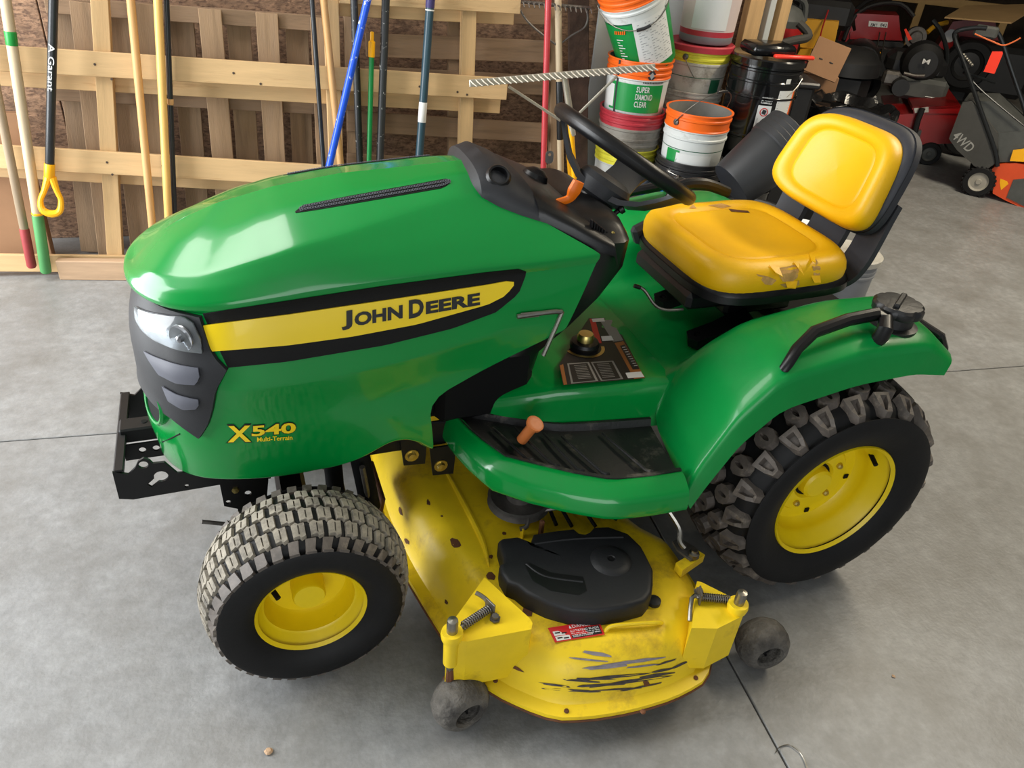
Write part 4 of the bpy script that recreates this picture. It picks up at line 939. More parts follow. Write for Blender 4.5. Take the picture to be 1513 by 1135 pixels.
# rough slab board and white sheet behind the rake
a, b = lp((858, 300), -.10), lp((856, -40), -.10)
mx, s = board(Vector((a.x, a.y, .01)), b, .10, .018); o = O('rough_board', box((0, 0, 0), s, .003), ['bark'], None, 0); o.matrix_world = mx; tag(o, 'dark rough-edged board standing behind the aluminium rake head', 'board')
sh_ = wbox(.42, 1.05, .004, .02, 0, 1.5); o = O('white_sheet', sh_, 'drywall', None, 0); tag(o, 'pale grey sheet leaning on the wall behind the pails', 'sheet')
# cardboard behind the two left handles
mat('cardboard', (150, 112, 80), .8, var=.08)
mat('cardboard_light', (206, 168, 116), .8, var=.06)
cb = O('cardboard_box', xf(box((0, 0, 0), (.30, .05, .62), .003), Matrix.Translation(lp((10, 250), -.09)+Vector((-.05, 0, .0)))@Matrix.Rotation(WA, 4, 'Z')@R(-6, 'X')), 'cardboard', None, 0); tag(cb, 'brown flattened cardboard box behind the leftmost tool handles', 'cardboard box')
cbz = min((cb.matrix_world@v.co).z for v in cb.data.vertices)
for v in cb.data.vertices: v.co.z -= cbz-.005
# ---- long handled tools
mat('handle_wood', (206, 160, 104), .5, var=.14, vscale=4, stretch=(12, 12, 1))
mat('handle_wood_pale', (190, 172, 142), .6, var=.16, vscale=4, stretch=(12, 12, 1))
mat('handle_wood_grey', (146, 128, 104), .7, var=.2, vscale=4, stretch=(12, 12, 1))
mat('handle_yellow_wood', (224, 178, 100), .4, var=.12, vscale=4, stretch=(12, 12, 1))
mat('grip_green', (74, 140, 80), .6, var=.1); mat('grip_red', (150, 52, 54), .6, var=.15)
mat('tape_green', (24, 140, 56), .4); mat('yellow_plastic', (246, 176, 10), .35)
mat('pole_black', (34, 36, 38), .35, var=.2, vscale=30); mat('pole_speckle', (42, 44, 46), .45, dirt=(214, 214, 210), dscale=42, dthr=(.62, .66))
mat('pole_blue', (30, 84, 214), .3, dirt=(220, 226, 236), dscale=34, dthr=(.62, .65)); mat('pole_green', (16, 128, 62), .35)
mat('pole_teal', (44, 70, 82), .35); mat('pole_purple', (70, 62, 110), .4); mat('pole_red', (184, 60, 66), .35, var=.12); mat('white_label', (220, 220, 218), .5)
mat('aluminium', (196, 190, 176), .4, metal=.7, var=.15, vscale=25); mat('label_pale', (200, 206, 210), .5)
def tool(name, label, top, bot, r, m, off=.095, end=None, topz=1.42, parts=(), cat='tool', taper=1.0):
    a, b = lp(bot, off), lp(top, off); d = (b-a).normalized()
    if not end: a = a+d*((.02-a.z)/d.z)
    if topz: b = a+d*((topz-a.z)/d.z)
    L = (b-a).length; mx = basis(a, d, EX)
    e = empty(name, a, label, cat, 'long-handled tools leaning on the pallets'); bpy.context.view_layer.update()
    def add(pn, prof, mm):
        o = O(pn, lathe(prof, 16), mm, e, 40); o.matrix_parent_inverse = e.matrix_world.inverted(); o.matrix_basis = mx; return o
    add('handle', [(0, 0), (r*.8, 0), (r, .006), (r, L*.3), (r*taper, L*.7), (r*taper, L), (0, L)], m)
    for pn, p0, p1, rr, mm in parts:
        z0 = (lp(p0, off)-a).dot(d); z1 = (lp(p1, off)-a).dot(d)
        if z0 > z1: z0, z1 = z1, z0
        if z0 < .03: z0 = -.004
        add(pn, [(0, z0), (rr*.75, z0), (rr, z0+.008), (rr, z1-.003), (rr*.97, z1), (r*.9, z1)], mm)
    return e, mx, a, d
tool('garden_tool', 'pale wooden tool handle with a green grip end and green tape band', (8, 0), (68, 402), .0195, 'handle_wood_pale', .12, True, parts=(('grip', (50, 318), (68, 402), .0215, 'grip_green'), ('tape_band', (12, 46), (17, 70), .0205, 'tape_green'), ('grip_ring', (49, 314), (50, 319), .0218, 'yellow_plastic')))
tool('garden_tool', 'grey wooden tool handle with a red grip end at far left', (-12, 100), (47, 394), .0165, 'handle_wood_grey', .10, True, parts=(('grip', (36, 338), (47, 394), .0185, 'grip_red'),))
e, mx, a, d = tool('spade', 'black fibreglass spade handle with a yellow D-shaped grip', (79, 0), (73, 262), .0165, 'pole_black', .155, True, parts=(('ferrule', (74, 242), (73, 262), .0195, 'yellow_plastic'),))
g = [lp(p, .155) for p in ((73, 256), (66, 280), (60, 296), (63, 310), (76, 316), (88, 312), (90, 296), (84, 282), (77, 262))]
o = O('d_grip', tube(g, [.018, .011, .010, .014, .015, .013, .010, .011, .016], 10, 4), 'yellow_plastic', e); o.matrix_parent_inverse = e.matrix_world.inverted()
V, F = textfit('A Garant', .17, .020, .01); q0 = lp((76, 64), .155+.018)-EX*.010
o = O('lettering', xf((V, F), basis(q0, LN, -d)), 'white_label', e, 0); o.matrix_parent_inverse = e.matrix_world.inverted()
tool('garden_tool', 'brown wooden handle left of the yellow wooden handle', (193, 0), (226, 345), .0155, 'handle_wood', .12)
tool('garden_tool', 'yellow varnished wooden handle beside the thin black pole', (233, 0), (249, 325), .0160, 'handle_yellow_wood', .125)
tool('garden_tool', 'thin black pole with brown tape right of the yellow handle', (246, 0), (258, 315), .0105, 'pole_black', .09, parts=(('tape', (251, 146), (252, 156), .0125, 'handle_wood'),))
tool('garden_tool', 'slim black pole standing left of the crooked wooden handle', (461, 0), (479, 255), .0100, 'pole_black', .10)
tool('garden_tool', 'bowed wooden handle behind the blue pole', (478, 0), (505, 260), .0150, 'handle_wood', .09)
tool('extension_pole', 'blue pole spattered with white paint, tilted to the left', (543, 0), (484, 256), .0150, 'pole_blue', .15)
tool('extension_pole', 'black paint-spattered pole directly behind the blue pole', (523, 0), (532, 250), .0150, 'pole_speckle', .082)
e, mx, a, d = tool('broom_pole', 'short green pole with a yellow threaded tip', (549, 84), (545, 250), .0105, 'pole_green', .12, topz=None)
z1 = (lp((549, 83), .12)-a).dot(d)
o = O('tip', lathe([(.0125, z1-.004), (.0135, z1+.002), (.0135, z1+.055), (.0075, z1+.06), (.0075, z1+.092), (0, z1+.094)], 12), 'yellow_plastic', e, 30); o.matrix_parent_inverse = e.matrix_world.inverted(); o.matrix_basis = mx
tool('extension_pole', 'black paint-spattered pole right of the green pole', (570, 0), (561, 248), .0165, 'pole_speckle', .11)
tool('broom_pole', 'dark teal pole with purple top and white sticker', (636, 0), (619, 240), .0175, 'pole_teal', .12, parts=(('upper_sleeve', (637, -40), (635, 14), .019, 'pole_purple'), ('ring', (635, 14), (634.6, 18), .0195, 'white_label'), ('sticker', (627, 151), (624, 183), .0180, 'white_label')))
tool('garden_tool', 'red painted pole left of the rakes', (810, 0), (803, 245), .0135, 'pole_red', .135)
# bow rake (wooden handle, head up) and aluminium landscape rake
e, mx, a, d = tool('bow_rake', 'wooden-handled bow rake with a steel toothed head turned up', (824.5, 0), (829, 290), .0150, 'handle_wood_pale', .05, parts=(('sleeve', (828, 120), (829, 208), .0160, 'pole_black'),))
def padd(nm, vf, m, e, sm=35):
    o = O(nm, vf, m, e, sm); o.matrix_parent_inverse = e.matrix_world.inverted(); return o
for pts in (((766, 0), (769, 15), (780, 32), (800, 50), (822, 66)), ((867, 15), (868, 30), (862, 42), (845, 52), (829, 64))): padd('bow', tube([lp(p, .05) for p in pts], .0045, 8, 4), 'dull_steel', e)
padd('head_bar', tube([lp((764, 2), .05), lp((872, 12), .05)], .0075, 8), 'dull_steel', e)
for k in range(14):
    p = (770+k*7.6, 2.2+k*.75); q = lp(p, .05); padd('tine', tube([q, q+LN*.04-LU*.004, q+LN*.055-LU*.02], [.004, .0035, .002], 6), 'dull_steel', e, 0)
e, mx, a, d = tool('landscape_rake', 'wide aluminium landscape rake standing head up on a yellow handle', (842, 165), (851, 300), .0125, 'yellow_plastic', .30, topz=None)
ra, rb = lp((693, 123), .33), lp((967, 99), .33)
padd('ferrule', tube([lp((834, 112), .325), lp((842, 166), .305), lp((846, 200), .30)], [.0135, .0145, .0145], 12), 'aluminium', e)
mx2, s2 = board(ra, rb, .028, .010); o = O('head_bar', box((0, 0, 0), s2, .002), 'aluminium', e, 0); o.matrix_parent_inverse = e.matrix_world.inverted(); o.matrix_basis = mx2
n = 34
for k in range(n):
    q = ra.lerp(rb, (k+.5)/n)+LN*.008; u_ = (rb-ra).normalized()
    padd('tine', tube([q-u_*.010+LU*.012, q+LN*.010, q+u_*.012+LN*.034-LU*.010], [.0035, .004, .0025], 6), 'aluminium', e, 0)
padd('brace', tube([lp((752, 128), .33), lp((828, 178), .305)], .006, 8, squash=(0, 0, 1)), 'aluminium', e); padd('brace', tube([lp((912, 112), .33), lp((853, 170), .305)], .006, 8, squash=(0, 0, 1)), 'aluminium', e)
tool('garden_tool', 'second yellow fibreglass handle behind the landscape rake', (836, 165), (846, 300), .0125, 'yellow_plastic', .09, topz=.66)
# studs at the wall corner
for k, (p0, p1, w, m_) in enumerate((((1098, 60), (1118, -60), .09, 'stud'), ((1117, 60), (1131, -60), .035, 'drywall'), ((1130, 70), (1153, -60), .06, 'stud'))):
    c = at(p0, y=1.90+.02*k); struct(O('trim_%d' % (k+1), xf(box((0, 0, 1.65), (w, .05, 3.3), .002), Matrix.Translation((c.x, 1.875, 0))), m_, None, 0))
# gravel crumb on the floor
for p, r, lb in (((397, 1111), .008, 'small brown dirt crumb on the floor below the front wheel'), ((1320, 1000), .004, 'tiny pebble on the floor right of the rear gauge wheel')):
    q = at(p, z=0); V, F = lathe([(0, 0), (r, .002), (r*1.1, r*.5), (r*.6, r), (0, r*1.05)], 9)
    tag(O('dirt_crumb', ([Vector((v[0]*random.uniform(.8, 1.3), v[1]*random.uniform(.8, 1.3), v[2]))+Vector((q.x, q.y, 0)) for v in V], F), 'plank_grey', None, 0), lb, 'debris')

wr_ = [at(p, z=.003) for p in ((1146, 1112), (1152, 1104), (1166, 1101), (1180, 1110), (1188, 1122), (1194, 1140))]
tag(O('thin_wire', tube(wr_, .0012, 6, 5), 'steel', None), 'thin bent wire on the floor at the bottom right', 'wire')
# ================================================================== PAILS
mat('pail_white', (204, 208, 206), .45, var=.07, vscale=6, dirt=(150, 146, 136), dscale=7, dthr=(.6, .8)); mat('pail_dirty', (178, 174, 164), .6, var=.15, vscale=7, dirt=(110, 102, 90), dscale=8, dthr=(.52, .7))
mat('pail_orange', (236, 104, 28), .4, var=.05); mat('pail_green', (20, 140, 66), .35); mat('pail_darkgreen', (20, 84, 56), .4); mat('pail_red', (176, 50, 62), .45, var=.1); mat('pail_grey', (140, 136, 128), .6, var=.15, dirt=(104, 96, 86), dscale=8, dthr=(.5, .7))
mat('pail_yellow', (214, 208, 60), .5, var=.1); mat('pail_black', (14, 14, 15), .15, coat=.4); mat('pail_blackplastic', (34, 34, 36), .42, var=.15); mat('pail_blue', (30, 116, 200), .45); mat('pail_navy', (36, 50, 110), .4); mat('pail_steelgrey', (124, 126, 130), .5, var=.1)
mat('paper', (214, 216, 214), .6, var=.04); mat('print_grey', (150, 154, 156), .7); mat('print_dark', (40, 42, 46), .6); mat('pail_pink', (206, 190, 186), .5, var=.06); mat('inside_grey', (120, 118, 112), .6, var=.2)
mat('strap_red', (238, 62, 44), .4); mat('black_bag', (18, 18, 19), .18, bump=.6, bscale=14); mat('ribbed_black', (40, 41, 43), .5, var=.12)
def bucket(name, label, base, rt, rb, h, bands, cat='bucket', group='stacked pails', ribs=(.93, .86, .80), mx=None, inside='inside_grey', handle=None, closed=False):
    """bands: [(top fraction, material)] from bottom upwards"""
    e = empty(name, base, label, cat, group); bpy.context.view_layer.update()
    m = mx or Matrix.Translation(base)
    names = []; prof = [(0, 0), (rb*.96, 0), (rb, .006)]; cuts = sorted(set([b[0] for b in bands]+[0]))
    zs = [.006]
    for f in ribs: zs += [h*f-.008, h*f-.004, h*f+.004, h*f+.008]
    for b in bands:
        if b[0] < 1: zs += [h*b[0]-.0004, h*b[0]+.0004]
    zs = sorted(z for z in set(zs) if .005 < z < h-.004)+[h-.004]
    P = []
    for z in zs:
        r = lerp(rb, rt, z/h); bump_ = max([.0045 if abs(z-h*f) <= .0045 else 0 for f in ribs]+[0]); P.append((r+bump_, z))
    P += [(rt+.006, h-.003), (rt+.006, h+.002), (rt+.001, h+.003), (rt-.005, h)]
    outer = [(0, 0), (rb*.96, 0)]+P
    idx = []; mats_ = []
    def mi(mn):
        if mn not in mats_: mats_.append(mn)
        return mats_.index(mn)
    V, F = lathe(outer, 40)
    for i in range(len(outer)-1):
        zc = (outer[i][1]+outer[i+1][1])/2/h; mn = bands[-1][1]
        for t, b in bands:
            if zc <= t: mn = b; break
        idx += [mi(mn)]*40
    body = O('body', (V, F, idx), mats_, e, 40); body.matrix_parent_inverse = e.matrix_world.inverted(); body.matrix_basis = m
    if not closed:
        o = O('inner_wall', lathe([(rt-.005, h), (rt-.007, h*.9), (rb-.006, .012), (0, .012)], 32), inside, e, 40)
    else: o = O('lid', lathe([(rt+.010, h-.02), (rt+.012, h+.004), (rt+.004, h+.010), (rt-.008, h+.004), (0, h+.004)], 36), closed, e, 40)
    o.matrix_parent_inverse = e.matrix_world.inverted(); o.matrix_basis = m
    def R_at(z): return lerp(rb, rt, z/h)+.002
    def wrap(nm, vf, mm, az0, z0, off=.0):     # vf in metres: x along the circumference, y up
        V = []
        for v in vf[0]:
            z = z0+v[1]; r = R_at(z)+off+(v[2] if len(v) > 2 else 0); a = az0+v[0]/R_at(z); V.append(Vector((r*math.cos(a), r*math.sin(a), z)))
        o = O(nm, (V, vf[1]), mm, e, 40); o.matrix_parent_inverse = e.matrix_world.inverted(); o.matrix_basis = m; return o
    def patch_(nm, mm, az0, w, z0, z1, off=.0008, n=10):
        return wrap(nm, grid([[(-w/2+w*i/n, y, 0) for i in range(n+1)] for y in (0, (z1-z0)/2, z1-z0)]), mm, az0, z0, off)
    def bail(az0, drop, grip=None, rr=.0022, side=1):
        d = Vector((math.cos(az0), math.sin(az0), 0)); s = Vector((-d.y, d.x, 0)); z0 = h*.88; pts = []
        for k in range(17):
            t = math.pi*k/16; pts.append(s*(rt+.008)*math.cos(t)+(d*side*math.cos(drop)+Vector((0, 0, 1))*math.sin(drop))*(rt+.03)*math.sin(t)+Vector((0, 0, z0)))
        o = O('wire_handle', tube(pts, rr, 6), 'steel', e, 50); o.matrix_parent_inverse = e.matrix_world.inverted(); o.matrix_basis = m
        for sg in (1, -1):
            o = O('handle_ear', xf(lathe([(.014, -.004), (.014, .004), (.006, .008), (0, .008)], 14), basis(s*sg*(rt-.001)+Vector((0, 0, z0)), s*sg)), 'dull_steel', e); o.matrix_parent_inverse = e.matrix_world.inverted(); o.matrix_basis = m
        if grip:
            o = O('grip', tube(pts[7:10], .007, 10), grip, e); o.matrix_parent_inverse = e.matrix_world.inverted(); o.matrix_basis = m
    return e, wrap, patch_, bail, m
def caz(p): return math.atan2(CAM.y-p.y, CAM.x-p.x)        # azimuth from a pail towards the room
RT, RB, HB = .150, .131, .37
GL = 'stacked pails by the wall'
# left stack
LX = Vector((.535, 1.715, 0))
bucket('pail', 'white pail at the bottom of the stack behind the steering wheel', LX+Vector((0, 0, .0)), RT, RB, HB, [(1, 'pail_dirty')])
e, wr, pa_, bl, m = bucket('pail', 'yellow-rimmed white and green pail low in the left pail stack', LX+Vector((0, 0, .165)), RT, RB, HB, [(.42, 'pail_green'), (.44, 'pail_darkgreen'), (.80, 'pail_white'), (1, 'pail_yellow')])
a0 = caz(LX); pa_('label', 'paper', a0+.45, .13, .10, .20); 
for k in range(6): wr('hazard_stripe', ([(k*.014, 0, 0), (k*.014+.007, 0, 0), (k*.014+.015, .02, 0), (k*.014+.008, .02, 0)], [(0, 1, 2, 3)]), 'pail_darkgreen', a0-.75, .19, .001)
e, wr, pa_, bl, m = bucket('pail', 'red-rimmed dirty grey pail under the green lettered pail', LX+Vector((-.0, 0, .335)), RT+.004, RB, HB, [(.82, 'pail_grey'), (1, 'pail_red')], ribs=(.95, .88, .80, .68, .60))
e, wr, pa_, bl, m = bucket('pail', 'orange-rimmed pail with a green label reading SUPER DIAMOND CLEAR', LX+Vector((.0, 0, .565)), RT, RB, HB, [(.62, 'pail_white'), (.80, 'pail_white'), (1, 'pail_orange')])
pa_('green_label', 'pail_green', a0+.03, .27, .150, .275, .0006, 16)
for k, (t, w) in enumerate((('SUPER', .062), ('DIAMOND', .080), ('CLEAR', .058))): wr('lettering', textfit(t, w, .026, .012), 'paper', a0+.02-.004*k, .242-.033*k, .0016)
for k in range(14): wr('lettering', ([(k*.008, 0, 0), (k*.008+.005, 0, 0), (k*.008+.005, .006, 0), (k*.008, .006, 0)], [(0, 1, 2, 3)]), 'print_dark', a0+.18, .283, .001)
wr('diamond_emblem', ([(0, -.030, 0), (.024, 0, 0), (0, .030, 0), (-.024, 0, 0)], [(0, 1, 2, 3)]), 'print_dark', a0+.42, .318, .002); wr('emblem_mark', ([(0, -.016, 0), (.012, 0, 0), (0, .016, 0), (-.012, 0, 0)], [(0, 1, 2, 3)]), 'print_grey', a0+.42, .318, .003)
pa_('seam', 'print_dark', a0-.66, .010, .14, .37, .001, 2); pa_('side_label', 'paper', a0-.95, .06, .16, .26, .001, 4)
c = Vector(LX+Vector((.03, -.01, .915)))
tm = Matrix.Translation(c)@R(-27, 'Y')@R(5, 'X')
e, wr, pa_, bl, m = bucket('pail', 'tilted white and green pail with orange rim, top of the stack', c, RT, RB, HB, [(.68, 'pail_green'), (.70, 'pail_darkgreen'), (.86, 'pail_white'), (1, 'pail_orange')], mx=tm)
pa_('label', 'paper', a0+.48, .17, .04, .262, .0010, 10)
for k in range(3):
    for j in range(16): wr('print_line', ([(k*.05, 0, 0), (k*.05+.042-.008*((j*7) % 3), 0, 0), (k*.05+.042-.008*((j*7) % 3), .003, 0), (k*.05, .003, 0)], [(0, 1, 2, 3)]), 'print_grey', a0+.02, .055+j*.0125, .0018)
for j in range(13): wr('print_line', ([(0, 0, 0), (.035-.01*(j % 3), 0, 0), (.035-.01*(j % 3), .004, 0), (0, .004, 0)], [(0, 1, 2, 3)]), 'paper', a0-.75, .03+j*.013, .0012)
for k in range(6): wr('hazard_stripe', ([(k*.010, 0, 0), (k*.010+.006, 0, 0), (k*.010+.012, .016, 0), (k*.010+.006, .016, 0)], [(0, 1, 2, 3)]), 'pail_orange', a0-.78, .215, .0014)
bl(a0+.2, -.6, 'pail_blackplastic')
# back stack
BX = Vector((.872, 1.765, 0))
for k, (z, lb) in enumerate(((0, 'dirty pail at the bottom of the back pail stack'), (.21, 'dirty ribbed pail second from the floor in the back stack'), (.42, 'dirty ribbed pail under the yellow-rimmed grey pail'))): bucket('pail', lb, BX+Vector((0, 0, z)), RT, RB, HB, [(1, 'pail_dirty')], ribs=(.95, .88, .8, .72))
a0 = caz(BX)
e, wr, pa_, bl, m = bucket('pail', 'paint-smeared grey-white pail with yellow rim and red lid', BX+Vector((0, 0, .62)), RT+.003, RB, HB, [(.64, 'pail_dirty'), (.65, 'pail_darkgreen'), (.82, 'pail_dirty'), (1, 'pail_yellow')], closed='pail_red')
pa_('green_panel', 'pail_darkgreen', a0+.80, .06, .10, .235, .0008, 6); wr('emblem_ring', lathe([(.022, .0), (.025, .0)], 20), 'print_dark', a0+.42, .135, .001)
bl(a0+1.2, -1.0)
e, wr, pa_, bl, m = bucket('pail', 'smaller translucent pail with a pale paper label on the red lid', BX+Vector((.02, 0, 1.002)), .138, .125, .33, [(.10, 'pail_steelgrey'), (.17, 'pail_red'), (1, 'pail_pink')])
pa_('label', 'paper', a0+.05, .17, .065, .30, .001, 10)
# front stack
MX = Vector((.750, 1.475, 0)); a0 = caz(MX)
e, wr, pa_, bl, m = bucket('pail', 'grey pail with white lettering at the bottom of the front stack', MX+Vector((-.0, 0, 0)), RT-.005, RB-.01, .41, [(1, 'pail_steelgrey')])
wr('lettering', textfit('UTTERF', .09, .016, .01), 'paper', a0+.0, .19, .0012); bl(a0-1.2, -1.1, None, .0028)
bucket('pail', 'blue pail nested between grey and black pails', MX+Vector((.0, 0, .09)), RT, RB, .375, [(1, 'pail_blue')])
bucket('pail', 'black plastic pail nested in the blue pail', MX+Vector((0, 0, .13)), RT+.006, RB+.002, .375, [(1, 'pail_blackplastic')])
e, wr, pa_, bl, m = bucket('pail', 'black plastic pail with wire handle under the orange-rimmed white pail', MX+Vector((.005, 0, .165)), RT+.008, RB+.003, .375, [(1, 'pail_blackplastic')]); bl(a0+1.0, -.15)
e, wr, pa_, bl, m = bucket('pail', 'open empty white pail with wide orange rim, wire handle raised', MX+Vector((.0, 0, .39)), RT, RB, HB, [(.56, 'pail_white'), (.57, 'pail_darkgreen'), (.80, 'pail_white'), (1, 'pail_orange')], ribs=(.93, .80, .70))
pa_('green_panel', 'pail_green', a0-.62, .07, .10, .205, .0008, 6); pa_('label', 'paper', a0+.12, .17, .09, .195, .001, 10); bl(a0+.9, .95, 'pail_blackplastic')
# black drums
DX = Vector((1.125, 1.555, 0)); a0 = caz(DX)
bucket('pail', 'glossy black pail standing on the floor under the other black pail', DX, .165, .158, .40, [(1, 'pail_black')], closed='pail_black', ribs=(.9, .72, .4))
e, wr, pa_, bl, m = bucket('pail', 'glossy black pail with white warning label and wire handle', DX+Vector((0, 0, .415)), .166, .158, .56, [(1, 'pail_black')], closed='pail_black', ribs=(.93, .84, .72, .40))
pa_('warning_label', 'paper', a0+.22, .062, 0.265, .375, .001, 6); pa_('side_label', 'paper', a0+.78, .085, .235, .445, .001, 6); pa_('label_edge', 'pail_orange', a0+1.06, .012, .235, .445, .001, 3); pa_('small_label', 'paper', a0+.72, .026, .47, .497, .001, 3)
wr('warning_ring', lathe([(.015, 0), (.019, 0)], 20), 'decal_red', a0+.22, .346, .002); wr('warning_mark', ([(-.010, -.006, 0), (.008, -.012, 0), (.011, .008, 0), (-.006, .012, 0)], [(0, 1, 2, 3)]), 'print_dark', a0+.22, .346, .0022)
for k, t in enumerate(('WARNING', 'A HIGH', 'FLAMMABLE')): wr('lettering', textfit(t, .05, .008, .01), 'paper', a0+.08, .405-.011*k, .0012)
for j in range(8): wr('print_line', ([(0, 0, 0), (.05, 0, 0), (.05, .0025, 0), (0, .0025, 0)], [(0, 1, 2, 3)]), 'print_grey', a0+.07, .272+j*.006, .0018)
for j in range(16): wr('print_line', ([(0, 0, 0), (.07, 0, 0), (.07, .0025, 0), (0, .0025, 0)], [(0, 1, 2, 3)]), 'print_grey', a0+.57, .245+j*.012, .0018)
bl(a0-.25, -.75, None, .003)
bag = O('folded_bag', xf(box((0, 0, 0), (.22, .16, .05), .02), Matrix.Translation(DX+Vector((-.02, .0, 1.012)))@R(-8, 'Z')), 'black_bag', None, 50); tag(bag, 'folded black plastic bag on the lid of the tall black pail', 'bag')
stp = O('red_strap', xf(box((0, 0, 0), (.20, .03, .016), .006), Matrix.Translation(DX+Vector((.055, -.105, .995)))@R(-8, 'Z')), 'strap_red', None, 50); tag(stp, 'bright red strap lying on the rim of the tall black pail', 'strap')
# navy pail
NX = Vector((.50, 1.30, 0)); a0 = caz(NX)
e, wr, pa_, bl, m = bucket('pail', 'dark blue pail with white letters on the floor behind the dashboard', NX, RT, RB, .37, [(1, 'pail_navy')]); wr('lettering', textfit("e's", .09, .06, .01), 'paper', a0+.05, .06, .0012); bl(a0-.3, -.9)
# nested black tubs, tipped
c0 = at((1080, 274), y=1.12); c1 = at((1168, 204), y=1.12); ax = (c1-c0).normalized()
bmx = basis(c0, ax)
e = empty('tub', c0, 'stack of nested black ribbed plant tubs tipped over behind the seat', 'tub'); bpy.context.view_layer.update()
for k in range(4):
    z0 = .026*k; o = O('nested_tub', lathe([(0, z0), (.108, z0), (.112, z0+.01), (.134, z0+.22), (.140, z0+.225), (.143, z0+.25), (.140, z0+.254), (.132, z0+.24), (.106, z0+.02), (0, z0+.02)], 40), 'ribbed_black', e, 40); o.matrix_parent_inverse = e.matrix_world.inverted(); o.matrix_basis = bmx
bucket('pail', 'black pail on the floor holding up the tipped plant tubs', Vector((c0.x+.17, 1.13, 0)), .15, .13, .40, [(1, 'pail_blackplastic')], group=None)
# white pails seen through the seat frame
e, wr, pa_, bl, m = bucket('pail', 'small white lidded pail seen through the seat frame', Vector((.86, .72, 0)), .105, .095, .47, [(1, 'paper')], closed='paper', group='white pails behind the seat')
e, wr, pa_, bl, m = bucket('pail', 'pale grey pail with a dark lid behind the seat frame', Vector((1.13, .70, 0)), .12, .11, .36, [(1, 'pail_steelgrey')], closed='pail_dirty', group='white pails behind the seat')
# ================================================================== MACHINES AT THE FAR RIGHT
mat('mach_red', (150, 20, 22), .3, coat=.3, var=.1); mat('mach_dark', (26, 26, 27), .5, var=.3, vscale=12); mat('mach_grey', (74, 76, 74), .6, var=.2, vscale=10); mat('mower_orange', (214, 76, 30), .4, var=.08); mat('bag_grey', (66, 66, 64), .85, var=.15, bump=.1, bscale=120); mat('mach_yellow', (206, 150, 24), .5, var=.1)
mat('hub_pale', (150, 146, 136), .6, var=.1); mat('tag_red', (250, 58, 30), .5); mat('bag_letter', (150, 150, 146), .7); mat('tube_dark', (44, 46, 48), .3, metal=.5); mat('vac_red', (160, 30, 30), .4); mat('wire_orange', (220, 110, 60), .5); mat('hose_grey', (60, 58, 54), .7, var=.2)
def atd(px, d): return CAM+ray(px)*d
def part(nm, vf, m, e, sm=35):
    o = O(nm, vf, m, e, sm); o.matrix_parent_inverse = e.matrix_world.inverted(); return o
def thing(nm, loc, label, cat, group=None):
    e = empty(nm, loc, label, cat, group); bpy.context.view_layer.update(); return e
def bx(c, s, rz=0, b=.01): return xf(box((0, 0, 0), s, b), Matrix.Translation(c)@R(rz, 'Z'))
def wheel(e, c, r, w, ax, tm='tyre', hm='mach_grey', nl=0):
    mx = basis(c, ax); t = part('wheel', xf(lathe([(r*.62, w*.4), (r*.66, w*.5), (r*.93, w*.5), (r, w*.32), (r, -w*.32), (r*.93, -w*.5), (r*.66, -w*.5), (r*.62, -w*.4)], 28), mx), tm, e)
    part('wheel_hub', xf(lathe([(0, w*.42), (r*.16, w*.42), (r*.2, w*.25), (r*.5, w*.2), (r*.64, w*.42), (r*.64, -w*.4), (0, -w*.4)], 24), mx), hm, e)
    for k in range(nl): part('wheel_lug', xf(box((r*1.0, 0, 0), (.012, .014, w*.9), .002), mx@R(360*k/nl, 'Z')), tm, e, 0)
# push mower: bag to the left, deck leaving the frame
WC = at((1446, 268), z=.100); e = thing('push_mower', Vector((WC.x, WC.y, 0)), 'orange push mower with grey 4WD grass bag at the right edge', 'lawn mower')
def pm(px, dy=0, dx=0): return atp(px, WC+Vector((dx, dy, 0)), PN)
PN = Vector((-.80, -.60, 0)); PA = Vector((.60, -.80, 0))       # side plane of the mower faces the room
wheel(e, WC, .100, .05, PN, 'tyre', 'hub_pale', 22); wheel(e, WC-PN*.50, .100, .05, -PN, 'tyre', 'mach_grey')
def sidepoly(pxs, m, nm, off, th): # polygon on the side plane extruded away from the viewer
    pts = [atp(p, WC+PN*off, PN) for p in pxs]; n = len(pts); V = pts+[v-PN*th for v in pts]
    return part(nm, (V, [tuple(range(n)), tuple(range(n, 2*n))[::-1]]+[(i, (i+1) % n, n+(i+1) % n, n+i) for i in range(n)]), m, e, 30)
sidepoly([(1466, 250), (1474, 243), (1500, 241), (1545, 248), (1590, 275), (1600, 340), (1560, 330), (1513, 309), (1485, 296), (1467, 286)], 'mower_orange', 'deck', .0, .5)
sidepoly([(1497, 266), (1513, 264), (1560, 262), (1575, 290), (1560, 318), (1513, 305), (1487, 292)], 'mach_grey', 'side_plate', .006, .02)
sidepoly([(1478, 264), (1488, 268), (1490, 272), (1479, 281), (1477, 270)], 'yellow_plastic', 'warning_sticker', .002, .004)
sidepoly([(1497, 222), (1513, 220), (1530, 222), (1530, 240), (1492, 238)], 'yellow_plastic', 'side_sticker', .008, .01)
sidepoly([(1422, 152), (1436, 149), (1474, 198), (1473, 240), (1458, 250), (1440, 246), (1432, 238), (1414, 222), (1402, 205)], 'bag_grey', 'grass_bag', .02, .42)
sidepoly([(1424, 149), (1470, 150), (1482, 160), (1513, 186), (1513, 198), (1473, 198)], 'mach_grey', 'bag_top', -.03, .36)
sidepoly([(1474, 196), (1513, 194), (1530, 196), (1530, 238), (1476, 240)], 'mach_grey', 'rear_cover', -.02, .40)
V, F = textfit('4WD', .155, .062, .01); o_ = atp((1405, 203), WC+PN*.023, PN); xq = (atp((1430, 226), WC+PN*.023, PN)-o_).normalized()
